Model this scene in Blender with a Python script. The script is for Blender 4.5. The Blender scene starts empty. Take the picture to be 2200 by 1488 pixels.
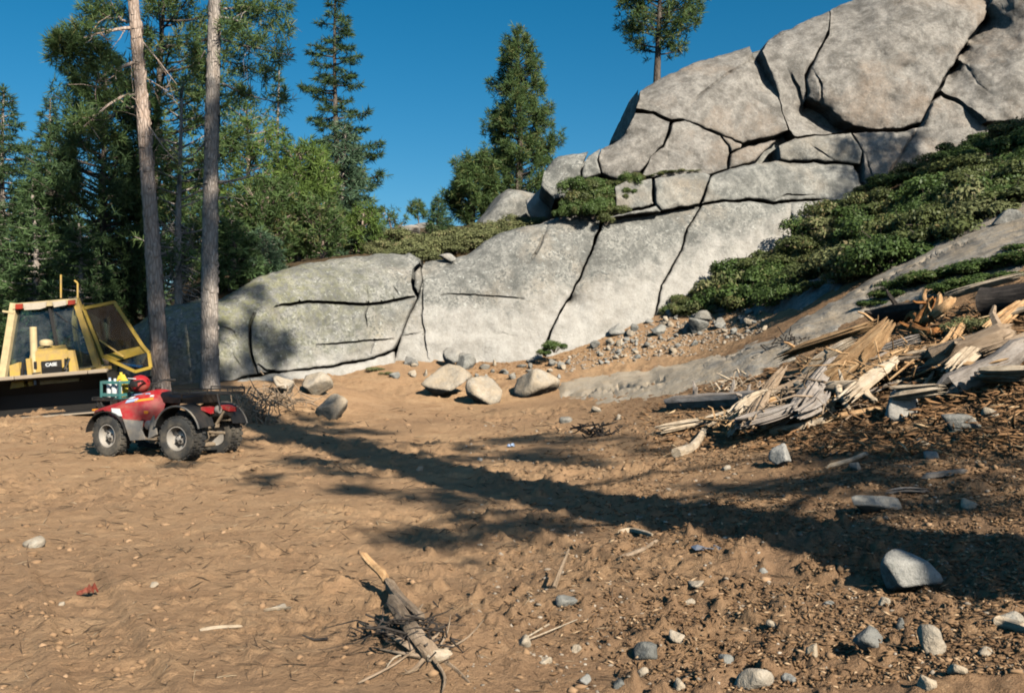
import bpy, math, random
import numpy as np
from mathutils import Vector, Matrix, Quaternion
from mathutils.geometry import delaunay_2d_cdt

SC = bpy.context.scene
COL = SC.collection
RNG = np.random.default_rng(7)
random.seed(7)

# ------------------------------------------------------------------ camera
CAM_H = 1.6
FPX = 2138.9                     # focal length in pixels of the 2200 px wide photograph
CX, CY = 1100.0, 744.0
cd = bpy.data.cameras.new('camera')
cd.lens = 35.0
cd.sensor_width = 36.0
cd.clip_start = 0.1
cd.clip_end = 3000
cam = bpy.data.objects.new('camera', cd)
COL.objects.link(cam)
cam.location = (0, 0, CAM_H)
cam.rotation_euler = (math.radians(90), 0, 0)
SC.camera = cam

# ------------------------------------------------------------------ sky and sun
SUN_EL = math.radians(34)
SHX, SHY = -0.5195, 0.8545         # the way shadows fall on the ground
world = bpy.data.worlds.new('World')
SC.world = world
world.use_nodes = True
wn = world.node_tree.nodes
wl = world.node_tree.links
wn.clear()
w_out = wn.new('ShaderNodeOutputWorld')
w_bg = wn.new('ShaderNodeBackground')
w_sky = wn.new('ShaderNodeTexSky')
w_sky.sky_type = 'NISHITA'
w_sky.sun_disc = False
w_sky.sun_elevation = SUN_EL
w_sky.sun_rotation = math.atan2(-SHX, -SHY)
w_sky.altitude = 2000
w_sky.air_density = 1.0
w_sky.dust_density = 4.0
w_sky.ozone_density = 2.5
w_hs = wn.new('ShaderNodeHueSaturation')
w_hs.inputs['Hue'].default_value = 0.484
w_hs.inputs['Saturation'].default_value = 1.42
w_hs.inputs['Value'].default_value = 1.0
w_bg.inputs['Strength'].default_value = 0.062
wl.new(w_sky.outputs[0], w_hs.inputs['Color'])
wl.new(w_hs.outputs[0], w_bg.inputs['Color'])
wl.new(w_bg.outputs[0], w_out.inputs['Surface'])

sd = bpy.data.lights.new('sun', 'SUN')
sd.energy = 5.0
sd.angle = math.radians(0.4)
sd.color = (1.0, 0.93, 0.82)
sun = bpy.data.objects.new('sun', sd)
COL.objects.link(sun)
sdir = Vector((SHX * math.cos(SUN_EL), SHY * math.cos(SUN_EL), -math.sin(SUN_EL)))
sun.rotation_euler = sdir.to_track_quat('-Z', 'Y').to_euler()
sun.location = (20, -30, 40)

vs = SC.view_settings
vs.view_transform = 'Standard'
vs.look = 'None'
vs.exposure = 0.68
vs.gamma = 1.0
vs.use_curve_mapping = False
SC.render.engine = 'CYCLES'
SC.cycles.filter_width = 1.9     # a soft compact-camera lens
SC.cycles.max_bounces = 5
SC.cycles.diffuse_bounces = 0
SC.cycles.transparent_max_bounces = 8

# ------------------------------------------------------------------ noise
def _hash(i, j, k, seed):
    n = (i * 374761393 + j * 668265263 + k * 2147483647 + seed * 1274126177) & 0xFFFFFFFF
    n = ((n ^ (n >> 13)) * 1274126177) & 0xFFFFFFFF
    n = (n ^ (n >> 16)) & 0xFFFFFFFF
    return n.astype(np.float64) / 4294967295.0

def vnoise(p, seed=0):
    p = np.asarray(p, float)
    f = np.floor(p)
    i = f.astype(np.int64)
    t = p - f
    t = t * t * (3 - 2 * t)
    r = 0
    for dx in (0, 1):
        for dy in (0, 1):
            for dz in (0, 1):
                w = (t[:, 0] if dx else 1 - t[:, 0]) * (t[:, 1] if dy else 1 - t[:, 1]) * (t[:, 2] if dz else 1 - t[:, 2])
                r = r + w * _hash(i[:, 0] + dx, i[:, 1] + dy, i[:, 2] + dz, seed)
    return r * 2 - 1

def fbm(p, scale=1.0, octaves=4, gain=0.5, seed=0):
    p = np.asarray(p, float)
    if p.shape[1] == 2:
        p = np.column_stack([p, np.zeros(len(p))])
    p = p * scale + 31.7
    a, r = 1.0, 0
    for o in range(octaves):
        r = r + a * vnoise(p, seed + o * 17)
        p = p * 2.03 + 5.1
        a *= gain
    return r

def smooth(a, b, x):
    t = np.clip((x - a) / (b - a), 0, 1)
    return t * t * (3 - 2 * t)

# ------------------------------------------------------------------ mesh and object helpers
def tag(o, label=None, cat=None, group=None, kind=None):
    if label: o['label'] = label
    if cat: o['category'] = cat
    if group: o['group'] = group
    if kind: o['kind'] = kind
    return o

def empty(name, loc, rz=0.0, label=None, cat=None, group=None):
    o = bpy.data.objects.new(name, None)
    COL.objects.link(o)
    o.empty_display_size = 0.2
    o.location = loc
    o.rotation_euler = (0, 0, rz)
    return tag(o, label, cat, group)

def make_mesh(name, V, Fc, smooth_shade=True, attrs=None):
    """V (n,3); Fc a list of faces or an (m,3)/(m,4) array"""
    me = bpy.data.meshes.new(name)
    V = np.asarray(V, np.float32)
    if isinstance(Fc, np.ndarray):
        m, k = Fc.shape
        me.vertices.add(len(V))
        me.vertices.foreach_set('co', V.ravel())
        me.loops.add(m * k)
        me.loops.foreach_set('vertex_index', Fc.astype(np.int32).ravel())
        me.polygons.add(m)
        me.polygons.foreach_set('loop_start', np.arange(0, m * k, k, dtype=np.int32))
        me.update(calc_edges=True)
    else:
        me.from_pydata(V.tolist(), [], Fc)
        me.update()
    if attrs:
        for an, av in attrs.items():
            at = me.attributes.new(an, 'FLOAT', 'POINT')
            at.data.foreach_set('value', np.asarray(av, np.float32))
    me.validate()
    if smooth_shade:
        me.polygons.foreach_set('use_smooth', np.ones(len(me.polygons), bool))
    return me

def add(name, me, mat, parent=None, loc=None, rot=None):
    o = bpy.data.objects.new(name, me)
    COL.objects.link(o)
    if mat is not None and len(me.materials) == 0:
        me.materials.append(mat)
    if parent is not None: o.parent = parent
    if loc is not None: o.location = loc
    if rot is not None: o.rotation_euler = rot
    return o

def copy_tree(o, parent=None):
    c = o.copy()
    COL.objects.link(c)
    c.parent = parent
    for ch in list(o.children):
        copy_tree(ch, c)
    return c

class MB:
    """collects boxes, bars and tubes into one mesh"""
    def __init__(s):
        s.v, s.f = [], []
    def put(s, verts, faces):
        n = len(s.v)
        s.v.extend([tuple(map(float, q)) for q in verts])
        s.f.extend([tuple(i + n for i in q) for q in faces])
        return s
    def box(s, lo, hi, bev=0.0):
        x0, y0, z0 = lo; x1, y1, z1 = hi
        if bev <= 0:
            vs_ = [(x0,y0,z0),(x1,y0,z0),(x1,y1,z0),(x0,y1,z0),(x0,y0,z1),(x1,y0,z1),(x1,y1,z1),(x0,y1,z1)]
            return s.put(vs_, [(3,2,1,0),(4,5,6,7),(0,1,5,4),(1,2,6,5),(2,3,7,6),(3,0,4,7)])
        b = bev
        rings = []
        for z, i in ((z0, b), (z0 + b, 0), (z1 - b, 0), (z1, b)):
            a0, a1, c0, c1 = x0 + i, x1 - i, y0 + i, y1 - i
            rings.append([(a0+b,c0,z),(a1-b,c0,z),(a1,c0+b,z),(a1,c1-b,z),(a1-b,c1,z),(a0+b,c1,z),(a0,c1-b,z),(a0,c0+b,z)])
        return s.loft(rings)
    def loft(s, rings, cap=True, closed=True):
        n = len(rings[0]); vv, ff = [], []
        for r in rings: vv.extend(r)
        for a in range(len(rings) - 1):
            for i in range(n if closed else n - 1):
                j = (i + 1) % n
                ff.append((a*n+i, a*n+j, (a+1)*n+j, (a+1)*n+i))
        if cap:
            ff.append(tuple(range(n))[::-1])
            ff.append(tuple((len(rings)-1)*n + i for i in range(n)))
        return s.put(vv, ff)
    def tube(s, pts, rad, n=8, cap=True, flat=1.0):
        pts = [Vector(p) for p in pts]
        if not hasattr(rad, '__len__'): rad = [rad] * len(pts)
        up = Vector((0, 0, 1))
        rings, prev = [], None
        for i, p in enumerate(pts):
            d = (pts[min(i+1, len(pts)-1)] - pts[max(i-1, 0)]).normalized()
            if prev is None:
                a = d.cross(up)
                if a.length < 1e-3: a = d.cross(Vector((1, 0, 0)))
                a.normalize()
            else:
                a = (prev - d * prev.dot(d)).normalized()
            prev = a
            b = d.cross(a).normalized()
            rings.append([tuple(p + (a * math.cos(t) + b * math.sin(t) * flat) * rad[i]) for t in (2*math.pi*k/n for k in range(n))])
        return s.loft(rings, cap)
    def bar(s, p, q, w, h=None, up=(0, 0, 1)):
        """a square bar from p to q"""
        p, q = Vector(p), Vector(q); h = w if h is None else h
        d = (q - p).normalized(); u = Vector(up)
        a = d.cross(u)
        if a.length < 1e-3: a = d.cross(Vector((1, 0, 0)))
        a.normalize(); b = a.cross(d).normalized()
        c = [(-w/2, -h/2), (w/2, -h/2), (w/2, h/2), (-w/2, h/2)]
        r = [[tuple(e + a*i + b*j) for i, j in c] for e in (p, q)]
        return s.loft(r)
    def lathe(s, prof, n=24, axis='z', at=(0, 0, 0), cap=True):
        """prof: list of (radius, height)"""
        rings = []
        for r, h in prof:
            ring = []
            for k in range(n):
                t = 2*math.pi*k/n; c, d = r*math.cos(t), r*math.sin(t)
                q = (c, d, h) if axis == 'z' else ((h, c, d) if axis == 'x' else (d, h, c))
                ring.append((q[0]+at[0], q[1]+at[1], q[2]+at[2]))
            rings.append(ring)
        return s.loft(rings, cap)
    def prism(s, poly, lo, hi, axis='x'):
        """extrude a 2-D outline along an axis (x: outline is y,z; y: outline is x,z; z: outline is x,y)"""
        rr = []
        for h in (lo, hi):
            rr.append([(h, a, b) if axis == 'x' else ((a, h, b) if axis == 'y' else (a, b, h)) for a, b in poly])
        return s.loft(rr)
    def build(s, name, mat, parent=None, smooth_shade=False, loc=None, rot=None):
        me = bpy.data.meshes.new(name)
        me.from_pydata(s.v, [], s.f); me.update()
        import bmesh
        bm = bmesh.new(); bm.from_mesh(me)
        bmesh.ops.recalc_face_normals(bm, faces=bm.faces)
        bm.to_mesh(me); bm.free()
        if smooth_shade:
            me.polygons.foreach_set('use_smooth', np.ones(len(me.polygons), bool))
            try: me.set_sharp_from_angle(angle=math.radians(38))
            except Exception: pass
        return add(name, me, mat, parent, loc, rot)

# ------------------------------------------------------------------ materials
def new_mat(name):
    m = bpy.data.materials.new(name); m.use_nodes = True
    nt = m.node_tree; nt.nodes.clear()
    out = nt.nodes.new('ShaderNodeOutputMaterial')
    return m, nt, out

class NT:
    def __init__(s, nt): s.nt = nt
    def n(s, typ, **kw):
        nd = s.nt.nodes.new(typ)
        for k, v in kw.items(): setattr(nd, k, v)
        return nd
    def link(s, a, b): s.nt.links.new(a, b)
    def pos(s): return s.n('ShaderNodeNewGeometry').outputs['Position']
    def obj(s): return s.n('ShaderNodeTexCoord').outputs['Object']
    def noise(s, vec, scale, detail=4, rough=0.55, dist=0.0):
        nd = s.n('ShaderNodeTexNoise')
        nd.inputs['Scale'].default_value = scale; nd.inputs['Detail'].default_value = detail
        nd.inputs['Roughness'].default_value = rough; nd.inputs['Distortion'].default_value = dist
        if vec is not None: s.link(vec, nd.inputs['Vector'])
        return nd.outputs['Fac']
    def scale(s, vec, xyz):
        nd = s.n('ShaderNodeMapping'); nd.inputs['Scale'].default_value = xyz
        s.link(vec, nd.inputs['Vector']); return nd.outputs[0]
    def ramp(s, fac, stops):
        nd = s.n('ShaderNodeValToRGB'); el = nd.color_ramp.elements
        while len(el) < len(stops): el.new(0.5)
        for e, (p, c) in zip(el, stops):
            e.position = p; e.color = (*c, 1) if len(c) == 3 else c
        s.link(fac, nd.inputs[0]); return nd.outputs[0]
    def fr(s, fac, a, b):
        nd = s.n('ShaderNodeMapRange'); nd.inputs['From Min'].default_value = a; nd.inputs['From Max'].default_value = b
        s.link(fac, nd.inputs['Value']); return nd.outputs[0]
    def mix(s, fac, a, b, mode='MIX'):
        nd = s.n('ShaderNodeMix'); nd.data_type = 'RGBA'; nd.blend_type = mode
        for sock, v in ((nd.inputs[0], fac), (nd.inputs[6], a), (nd.inputs[7], b)):
            if isinstance(v, (int, float)): sock.default_value = v
            elif isinstance(v, tuple): sock.default_value = (*v, 1)
            else: s.link(v, sock)
        return nd.outputs[2]
    def math(s, op, a, b=0.0):
        nd = s.n('ShaderNodeMath'); nd.operation = op
        for sock, v in ((nd.inputs[0], a), (nd.inputs[1], b)):
            if isinstance(v, (int, float)): sock.default_value = v
            else: s.link(v, sock)
        return nd.outputs[0]
    def attr(s, name):
        nd = s.n('ShaderNodeAttribute'); nd.attribute_name = name; return nd.outputs['Fac']
    def bump(s, h, strength, dist):
        nd = s.n('ShaderNodeBump'); nd.inputs['Strength'].default_value = strength; nd.inputs['Distance'].default_value = dist
        s.link(h, nd.inputs['Height']); return nd.outputs[0]
    def bsdf(s, out, col, rough=0.8, normal=None, metal=0.0, spec=0.3):
        b = s.n('ShaderNodeBsdfPrincipled')
        if isinstance(col, tuple): b.inputs['Base Color'].default_value = (*col, 1)
        else: s.link(col, b.inputs['Base Color'])
        if isinstance(rough, (int, float)): b.inputs['Roughness'].default_value = rough
        else: s.link(rough, b.inputs['Roughness'])
        b.inputs['Metallic'].default_value = metal
        b.inputs['Specular IOR Level'].default_value = spec
        if normal is not None: s.link(normal, b.inputs['Normal'])
        s.link(b.outputs[0], out.inputs['Surface'])
        return b

def mat_plain(name, col, rough=0.7, metal=0.0, dirt=0.35, dirt_col=(0.20, 0.14, 0.09), scale=6.0, spec=0.4):
    """a painted or moulded surface with uneven dust on it"""
    m, nt, out = new_mat(name); k = NT(nt)
    p = k.obj()
    d = k.fr(k.noise(p, scale, 6, 0.65), 0.42, 0.75)
    d = k.math('MULTIPLY', d, dirt)
    c = k.mix(k.noise(p, scale * 0.4, 3), tuple(x * 0.86 for x in col), tuple(min(1, x * 1.1) for x in col))
    c = k.mix(d, c, dirt_col)
    r = k.math('ADD', k.math('MULTIPLY', d, 0.35), rough)
    bp = k.bump(k.noise(p, scale * 8, 3), 0.12, 0.01)
    k.bsdf(out, c, r, bp, metal, spec)
    return m
# ------------------------------------------------------------------ terrain
def W(px, py, d):
    return ((px - CX) / FPX * d, d, CAM_H + (CY - py) / FPX * d)

class TPS:
    def __init__(s, pts, reg=0.02):
        pts = np.asarray(pts, float)
        s.c = pts[:, :2]
        n = len(pts)
        K = s.u(np.linalg.norm(s.c[:, None] - s.c[None], axis=2)) + np.eye(n) * reg * 50
        A = np.zeros((n + 3, n + 3))
        Pm = np.column_stack([np.ones(n), s.c])
        A[:n, :n] = K; A[:n, n:] = Pm; A[n:, :n] = Pm.T
        s.w = np.linalg.solve(A, np.concatenate([pts[:, 2], np.zeros(3)]))
    @staticmethod
    def u(r):
        return np.where(r > 1e-9, r * r * np.log(np.maximum(r, 1e-9)), 0)
    def __call__(s, xy):
        out = np.empty(len(xy))
        for a in range(0, len(xy), 40000):
            q = xy[a:a+40000]
            out[a:a+40000] = s.u(np.linalg.norm(q[:, None] - s.c[None], axis=2)) @ s.w[:-3] + s.w[-3] + q @ s.w[-2:]
        return out

low_px = [(100,1480,4.65),(1100,1480,4.65),(2100,1480,4.5),(0,1200,7.5),(600,1200,7.5),(1100,1200,7.5),(1500,1230,6.9),(1900,1230,6.6),
    (2200,1200,6.1),(2200,1020,8.2),(0,1000,13.2),(243,986,13.9),(395,989,13.7),(480,965,14.6),(700,1000,13.2),(1100,1050,10.9),(1300,1000,12.3),
    (1700,1000,10.6),(2000,950,10.0),(2200,880,10.2),(0,905,19.9),(200,890,20.6),(300,870,22.0),(540,930,17.2),(700,895,20.2),(950,856,24.0),(1150,852,24.0),
    (455,850,22.5),(480,815,24.6),(560,832,24.4),(700,808,26.2),(830,780,27.6),(1000,782,27.6),(1180,768,28.2),(1300,730,28.6),(1420,665,29.6),
    (1250,865,21.0),(1430,880,15.8),(1500,770,24.0),(1600,700,25.5),(1650,650,27.0),(1560,620,29.5),(1440,820,19.0),
    (1650,800,15.5),(1700,720,17.5),(1850,640,18.6),(2000,560,19.6),(2200,450,20.6),(1900,780,13.0),(2200,760,11.6),(2200,640,13.4),(1650,890,13.2),
    (1850,580,23.0),(1700,540,29.5),(1900,440,28.5),(2200,300,28.5),(2060,420,25.0),(2400,300,26.0)]
low = [W(*q) for q in low_px]
low += [(-7,2,0),(0,1,0),(7,0,.15),(-20,0,0),(20,0,2.2),(0,-15,0),(-20,-15,0),(20,-15,1.5),(-16,13,.0),(-18,20,.05),(-12,32,.6),(-22,32,.4),(-14,45,1.0),(-30,45,1.0),(-40,20,.2),(-40,60,1.5),
    (0,70,3.0),(30,10,5.0),(40,30,13.0),(30,45,14.0),(50,60,20.0),(0,-40,0),(-50,-20,0)]
LOW = TPS(low)
top_px = [(300,640,29),(480,625,28),(580,585,28.5),(700,560,30),(820,545,31),(900,552,31.5),(1000,540,32),(1100,492,33),(1180,475,33.5),(1290,470,34),(1200,470,36),
          (1450,400,35.5),(1600,380,37),(1330,430,38),(1410,360,40),(1615,300,40),(1700,260,41),(1900,200,41),(2200,150,42),(2600,100,43),(1410,380,46),(1615,340,48),(1900,260,50),(2300,200,52),(940,500,42),(1000,492,40),
          (700,560,45),(500,590,45),(880,495,70),(950,490,90),(700,500,80),(300,560,70)]
top = [W(*q) for q in top_px] + [(0,160,14),(-60,160,12),(60,160,16),(60,90,13),(-60,90,5),(30,70,11)]
TOP = TPS(top)
cl_px = np.array([100, 250, 330, 400, 550, 850, 1180, 1420, 1700, 2200, 2800.])
cl_d = np.array([24.5, 24.4, 24.2, 24.2, 25.4, 27.6, 28.4, 29.7, 31, 32, 33.])
cl_yb = np.array([855, 855, 850, 850, 815, 775, 765, 660, 540, 290, 200.])
def Dc(px): return np.interp(px, cl_px, cl_d)

BUMPS = [(-5.2, 21.8, 1.2, .40), (-4.2, 23.2, 1.0, .30), (-6.3, 20.6, .8, .25), (1.0, 7.2, .9, .10), (2.0, 6.9, .6, .10), (-1.6, 9.4, .7, .08), (-3.6, 7.2, 1.0, -.06), (1.6, 13.5, 1.2, .12), (-.4, 5.6, .5, .07), (3.4, 9.0, .9, .10), (-8.3, 12.6, 1.0, .07), (0.6, 25.2, .8, .18), (-.40, 5.08, .30, .13), (-.62, 5.6, .3, .05), (-.1, 5.2, .35, .08), (.5, 6.2, .5, .09), (-1.2, 6.3, .5, -.06)]
def height(xy):
    xy = np.asarray(xy, float)
    y = np.maximum(xy[:, 1], 0.5)
    px = CX + xy[:, 0] / y * FPX
    front = xy[:, 1] > 5
    lo = LOW(xy)
    zl = lo + 0.0
    d0 = Dc(np.clip(px, 100, 2800))
    s = smooth(1.3, 3.4, xy[:, 1] - d0) * smooth(270, 430, px) * front
    z = zl
    if (s > 0).any():
        m = s > 0
        tp = TOP(xy[m])
        z = zl.copy()
        z[m] = zl[m] * (1 - s[m]) + tp * s[m]
    for (bx, by, br, ba) in BUMPS:
        z = z + ba * np.exp(-((xy[:, 0] - bx) ** 2 + (xy[:, 1] - by) ** 2) / (br * br))
    far = np.hypot(xy[:, 0], xy[:, 1])
    f = smooth(110, 260, far)
    z = np.clip(z, -1.0, 45)
    return z * (1 - f) + f * 9.0

_gx, _gy = np.arange(-44, 44.01, .125), np.arange(0, 100.01, .2)
_A, _B = np.meshgrid(_gx, _gy, indexing='ij')
_H = height(np.column_stack([_A.ravel(), _B.ravel()])).reshape(_A.shape)
def hfast(xy):
    xy = np.asarray(xy, float)
    u = np.clip((xy[:, 0] + 44) / .125, 0, len(_gx) - 1.001); v = np.clip(xy[:, 1] / .2, 0, len(_gy) - 1.001)
    i, j = u.astype(int), v.astype(int); a, b = u - i, v - j
    r = (_H[i, j] * (1 - a) + _H[i + 1, j] * a) * (1 - b) + (_H[i, j + 1] * (1 - a) + _H[i + 1, j + 1] * a) * b
    out = (np.abs(xy[:, 0]) > 43.9) | (xy[:, 1] < 0) | (xy[:, 1] > 99.5)
    if out.any(): r[out] = height(xy[out])
    return r

def line_dist(P, line):
    a = line[:-1]; ab = line[1:] - a
    L2 = (ab ** 2).sum(1) + 1e-9
    t = np.clip(((P[:, None] - a[None]) * ab[None]).sum(2) / L2[None], 0, 1)
    q = a[None] + t[..., None] * ab[None]
    d = np.linalg.norm(P[:, None] - q, axis=2)
    return d.min(1)

def _rut(pts, hw, dp):
    return (np.array(pts, float), hw, dp)
RUTS = [_rut([(-10.6,18.6),(-8.6,13),(-5.9,8.5),(-3.4,4.0)], .19, .035), _rut([(-9.0,19.2),(-6.9,13.4),(-4.2,9.0),(-1.7,4.4)], .19, .035),
        _rut([(-5.2,14.2),(-2.5,12.6),(.5,11.6),(3.6,11.9)], .11, .04), _rut([(-5.0,15.0),(-2.3,13.5),(.6,12.5),(3.5,12.8)], .11, .04), _rut([(-7.5,11.0),(-3.5,10.4),(0.0,8.3),(1.5,5.0)], .10, .03)]
def detail(xy, z):
    """clods, ruts and footprints in the dug-over dirt"""
    r = np.hypot(xy[:, 0], xy[:, 1])
    near = 1 - smooth(30, 60, r)
    q = np.column_stack([xy, np.zeros(len(xy))])
    b = fbm(q, 0.5, 3, 0.5, 3) * 0.06 + fbm(q, 0.21, 2, .5, 33) * .05
    pt = smooth(-.25, .5, fbm(q, 0.37, 3, .5, 77))
    q2 = np.column_stack([xy[:, 0] * .62 + xy[:, 1] * .25, xy[:, 1] * 1.15, np.zeros(len(xy))])
    c = np.abs(fbm(q2, 2.1, 5, 0.5, 9)) * (0.010 + 0.03 * pt)
    d = np.maximum(0, fbm(q, 7.5, 4, 0.6, 21) - 0.25) * (0.02 + 0.06 * pt)
    e = np.maximum(0, fbm(q, 4.6, 5, .62, 51) - .2) * (.02 + .06 * pt) + fbm(q, 11, 3, .6, 61) * .007
    r_ = 0
    for ln, hw, dp in RUTS:
        m = (xy[:, 1] > ln[:, 1].min() - 1) & (xy[:, 1] < ln[:, 1].max() + 1) & (xy[:, 0] > ln[:, 0].min() - 1) & (xy[:, 0] < ln[:, 0].max() + 1)
        if not m.any(): continue
        p_ = xy[m]; dl = line_dist(p_, ln)
        tread = np.sin(p_[:, 1] * 34 + p_[:, 0] * 8) * .5 + .5
        v = -dp * smooth(hw * 1.15, hw * .75, dl) * (.65 + .35 * tread) + dp * .7 * np.exp(-((dl - hw * 1.35) / (hw * .3)) ** 2)
        w_ = np.zeros(len(xy)); w_[m] = v * smooth(-.4, .3, fbm(p_, .5, 2, .5, 88)); r_ = r_ + w_
    return z + near * (b - c + d + e + r_ + 0.0)

def ground_z(x, y):
    xy = np.atleast_2d(np.array([x, y], float).T) if np.ndim(x) else np.array([[x, y]], float)
    z = detail(xy, hfast(xy))
    return z if np.ndim(x) else float(z[0])

def hit(px, py, lo=3.0, hi=60.0):
    """the point of the ground seen at a pixel of the photograph"""
    d = np.exp(np.linspace(math.log(lo), math.log(hi), 500))
    xy = np.column_stack([(px - CX) / FPX * d, d])
    g = detail(xy, hfast(xy)) - (CAM_H + (CY - py) / FPX * d)
    k = np.argmax(g > 0)
    if g[k] <= 0: k = len(d) - 1
    if k > 0:
        t = -g[k-1] / (g[k] - g[k-1] + 1e-12)
        dd = d[k-1] + t * (d[k] - d[k-1])
    else: dd = d[0]
    x = (px - CX) / FPX * dd
    return Vector((x, dd, ground_z(x, dd)))

def ground_sheet():
    # fine in front of the camera, coarse elsewhere, out to the horizon
    a_f = np.linspace(-36, 36, 560)
    a_b = np.linspace(36, 324, 60)[1:-1]
    ang = np.radians(np.concatenate([a_f, a_b]))
    rad = np.concatenate([[0.6, 1.2, 2.0, 2.8], np.exp(np.linspace(math.log(3.4), math.log(46), 520)), np.exp(np.linspace(math.log(47.5), math.log(1500), 50))])
    R, A = np.meshgrid(rad, ang, indexing='ij')
    xy = np.column_stack([(R * np.sin(A)).ravel(), (R * np.cos(A)).ravel()])
    z = detail(xy, height(xy))
    V = np.column_stack([xy, z])
    nr, na = len(rad), len(ang)
    i = np.arange(nr - 1)[:, None] * na
    j = np.arange(na)[None]
    j2 = (j + 1) % na
    Fq = np.stack([i + j, i + j2, i + na + j2, i + na + j], -1).reshape(-1, 4)[:, ::-1]
    V = np.vstack([V, [[0, 0, ground_z(0.0, 0.0)]]])
    # litter mask: bark and chips on the right-hand slope
    px = CX + xy[:, 0] / np.maximum(xy[:, 1], .5) * FPX
    lit = smooth(0.2, 3.5, xy[:, 0] + 0.25 * (12 - xy[:, 1]) * (xy[:, 1] < 12)) * (1 - smooth(21, 26, xy[:, 1])) * (xy[:, 1] > 0)
    lit = np.clip(lit + 0.25 * fbm(xy, 0.8, 3, .5, 44) * (lit > .02), 0, 1)
    forest = smooth(23, 27, xy[:, 1] - 0.0) * smooth(2.0, 5, -xy[:, 0] - 5.5)
    forest = np.maximum(forest, smooth(.4, 1.3, xy[:, 1] - Dc(np.clip(px, 100, 2800))) * (px > 280) * (xy[:, 1] > 18))
    forest = np.maximum(forest, smooth(30, 33, xy[:, 1]))
    forest = np.maximum(forest, .75 * smooth(22.5, 24.5, xy[:, 1]) * smooth(8.3, 9.2, xy[:, 0]))
    near_brown = np.clip((1 - smooth(5.0, 10.5, xy[:, 1] + .25 * np.abs(xy[:, 0]))) * .75 + .35 * smooth(.0, .6, fbm(xy, .33, 4, .55, 123)) + .2 * lit, 0, 1)  # darker brown towards the camera, plus noise patches and the litter area
    me = make_mesh('ground', V, Fq, True, {'near_brown': np.append(near_brown, 0), 'litter': np.append(lit, 0), 'forest': np.append(forest, 0)})
    import bmesh
    bm = bmesh.new(); bm.from_mesh(me); bm.verts.ensure_lookup_table()
    c = bm.verts[len(V) - 1]
    for q in range(na):
        bm.faces.new((c, bm.verts[(q + 1) % na], bm.verts[q]))
    bmesh.ops.recalc_face_normals(bm, faces=bm.faces)
    bm.to_mesh(me); bm.free()
    me.polygons.foreach_set('use_smooth', np.ones(len(me.polygons), bool))
    return me

def mat_dirt():
    m, nt, out = new_mat('dirt'); k = NT(nt)
    p = k.pos()
    big = k.noise(p, 0.35, 4, 0.6)
    mid = k.noise(p, 2.2, 6, 0.65, 0.4)
    fine = k.noise(p, 16, 6, 0.7)
    grit = k.noise(p, 70, 3, 0.6)
    c = k.ramp(mid, [(0.28, (0.32, 0.188, 0.098)), (0.43, (0.46, 0.283, 0.15)), (0.58, (0.52, 0.333, 0.182)), (0.75, (0.56, 0.38, 0.22))])
    c = k.mix(k.fr(big, 0.35, 0.7), c, (0.38, 0.235, 0.13))
    c = k.mix(k.math('MULTIPLY', k.fr(fine, 0.55, 0.72), 0.42), c, (0.22, 0.135, 0.075))
    c = k.mix(k.math('MULTIPLY', k.fr(grit, 0.62, 0.72), 0.35), c, (0.46, 0.36, 0.25))
    c = k.mix(k.math('MULTIPLY', k.fr(k.noise(p, 6.5, 9, 0.78, 0.5), 0.53, 0.62), 0.42), c, (0.24, 0.145, 0.078))
    c = k.mix(k.math('MULTIPLY', k.fr(k.noise(p, 27, 6, 0.75), 0.57, 0.63), 0.38), c, (0.19, 0.115, 0.064))
    lit = k.ramp(k.noise(k.scale(p, (1, 1, 1)), 11, 7, 0.75, 0.8), [(0.3, (0.10, 0.055, 0.028)), (0.44, (0.23, 0.135, 0.07)), (0.56, (0.32, 0.195, 0.105)), (0.7, (0.46, 0.32, 0.19))])
    lf = k.math('MULTIPLY', k.attr('litter'), k.fr(k.noise(p, 1.6, 5, 0.7), 0.25, 0.55))
    c = k.mix(lf, c, lit)
    dm = k.math('MULTIPLY', k.attr('near_brown'), k.fr(k.noise(p, 1.9, 8, 0.7, .4), 0.28, 0.6))
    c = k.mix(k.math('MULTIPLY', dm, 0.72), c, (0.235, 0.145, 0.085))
    duff = k.ramp(k.noise(p, 5, 6, 0.7), [(0.3, (0.05, 0.035, 0.02)), (0.6, (0.13, 0.09, 0.05)), (0.8, (0.2, 0.16, 0.08))])
    c = k.mix(k.attr('forest'), c, duff)
    h = k.math('ADD', k.math('MULTIPLY', fine, 0.8), k.math('ADD', k.math('MULTIPLY', grit, 0.3), k.math('MULTIPLY', k.noise(p, 6.5, 9, 0.78, 0.5), 0.8)))
    bp = k.bump(h, 0.85, 0.055)
    k.bsdf(out, c, 0.95, bp, spec=0.1)
    return m

M = {}
M['dirt'] = mat_dirt()
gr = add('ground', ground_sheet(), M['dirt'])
tag(gr, kind='structure')

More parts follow.
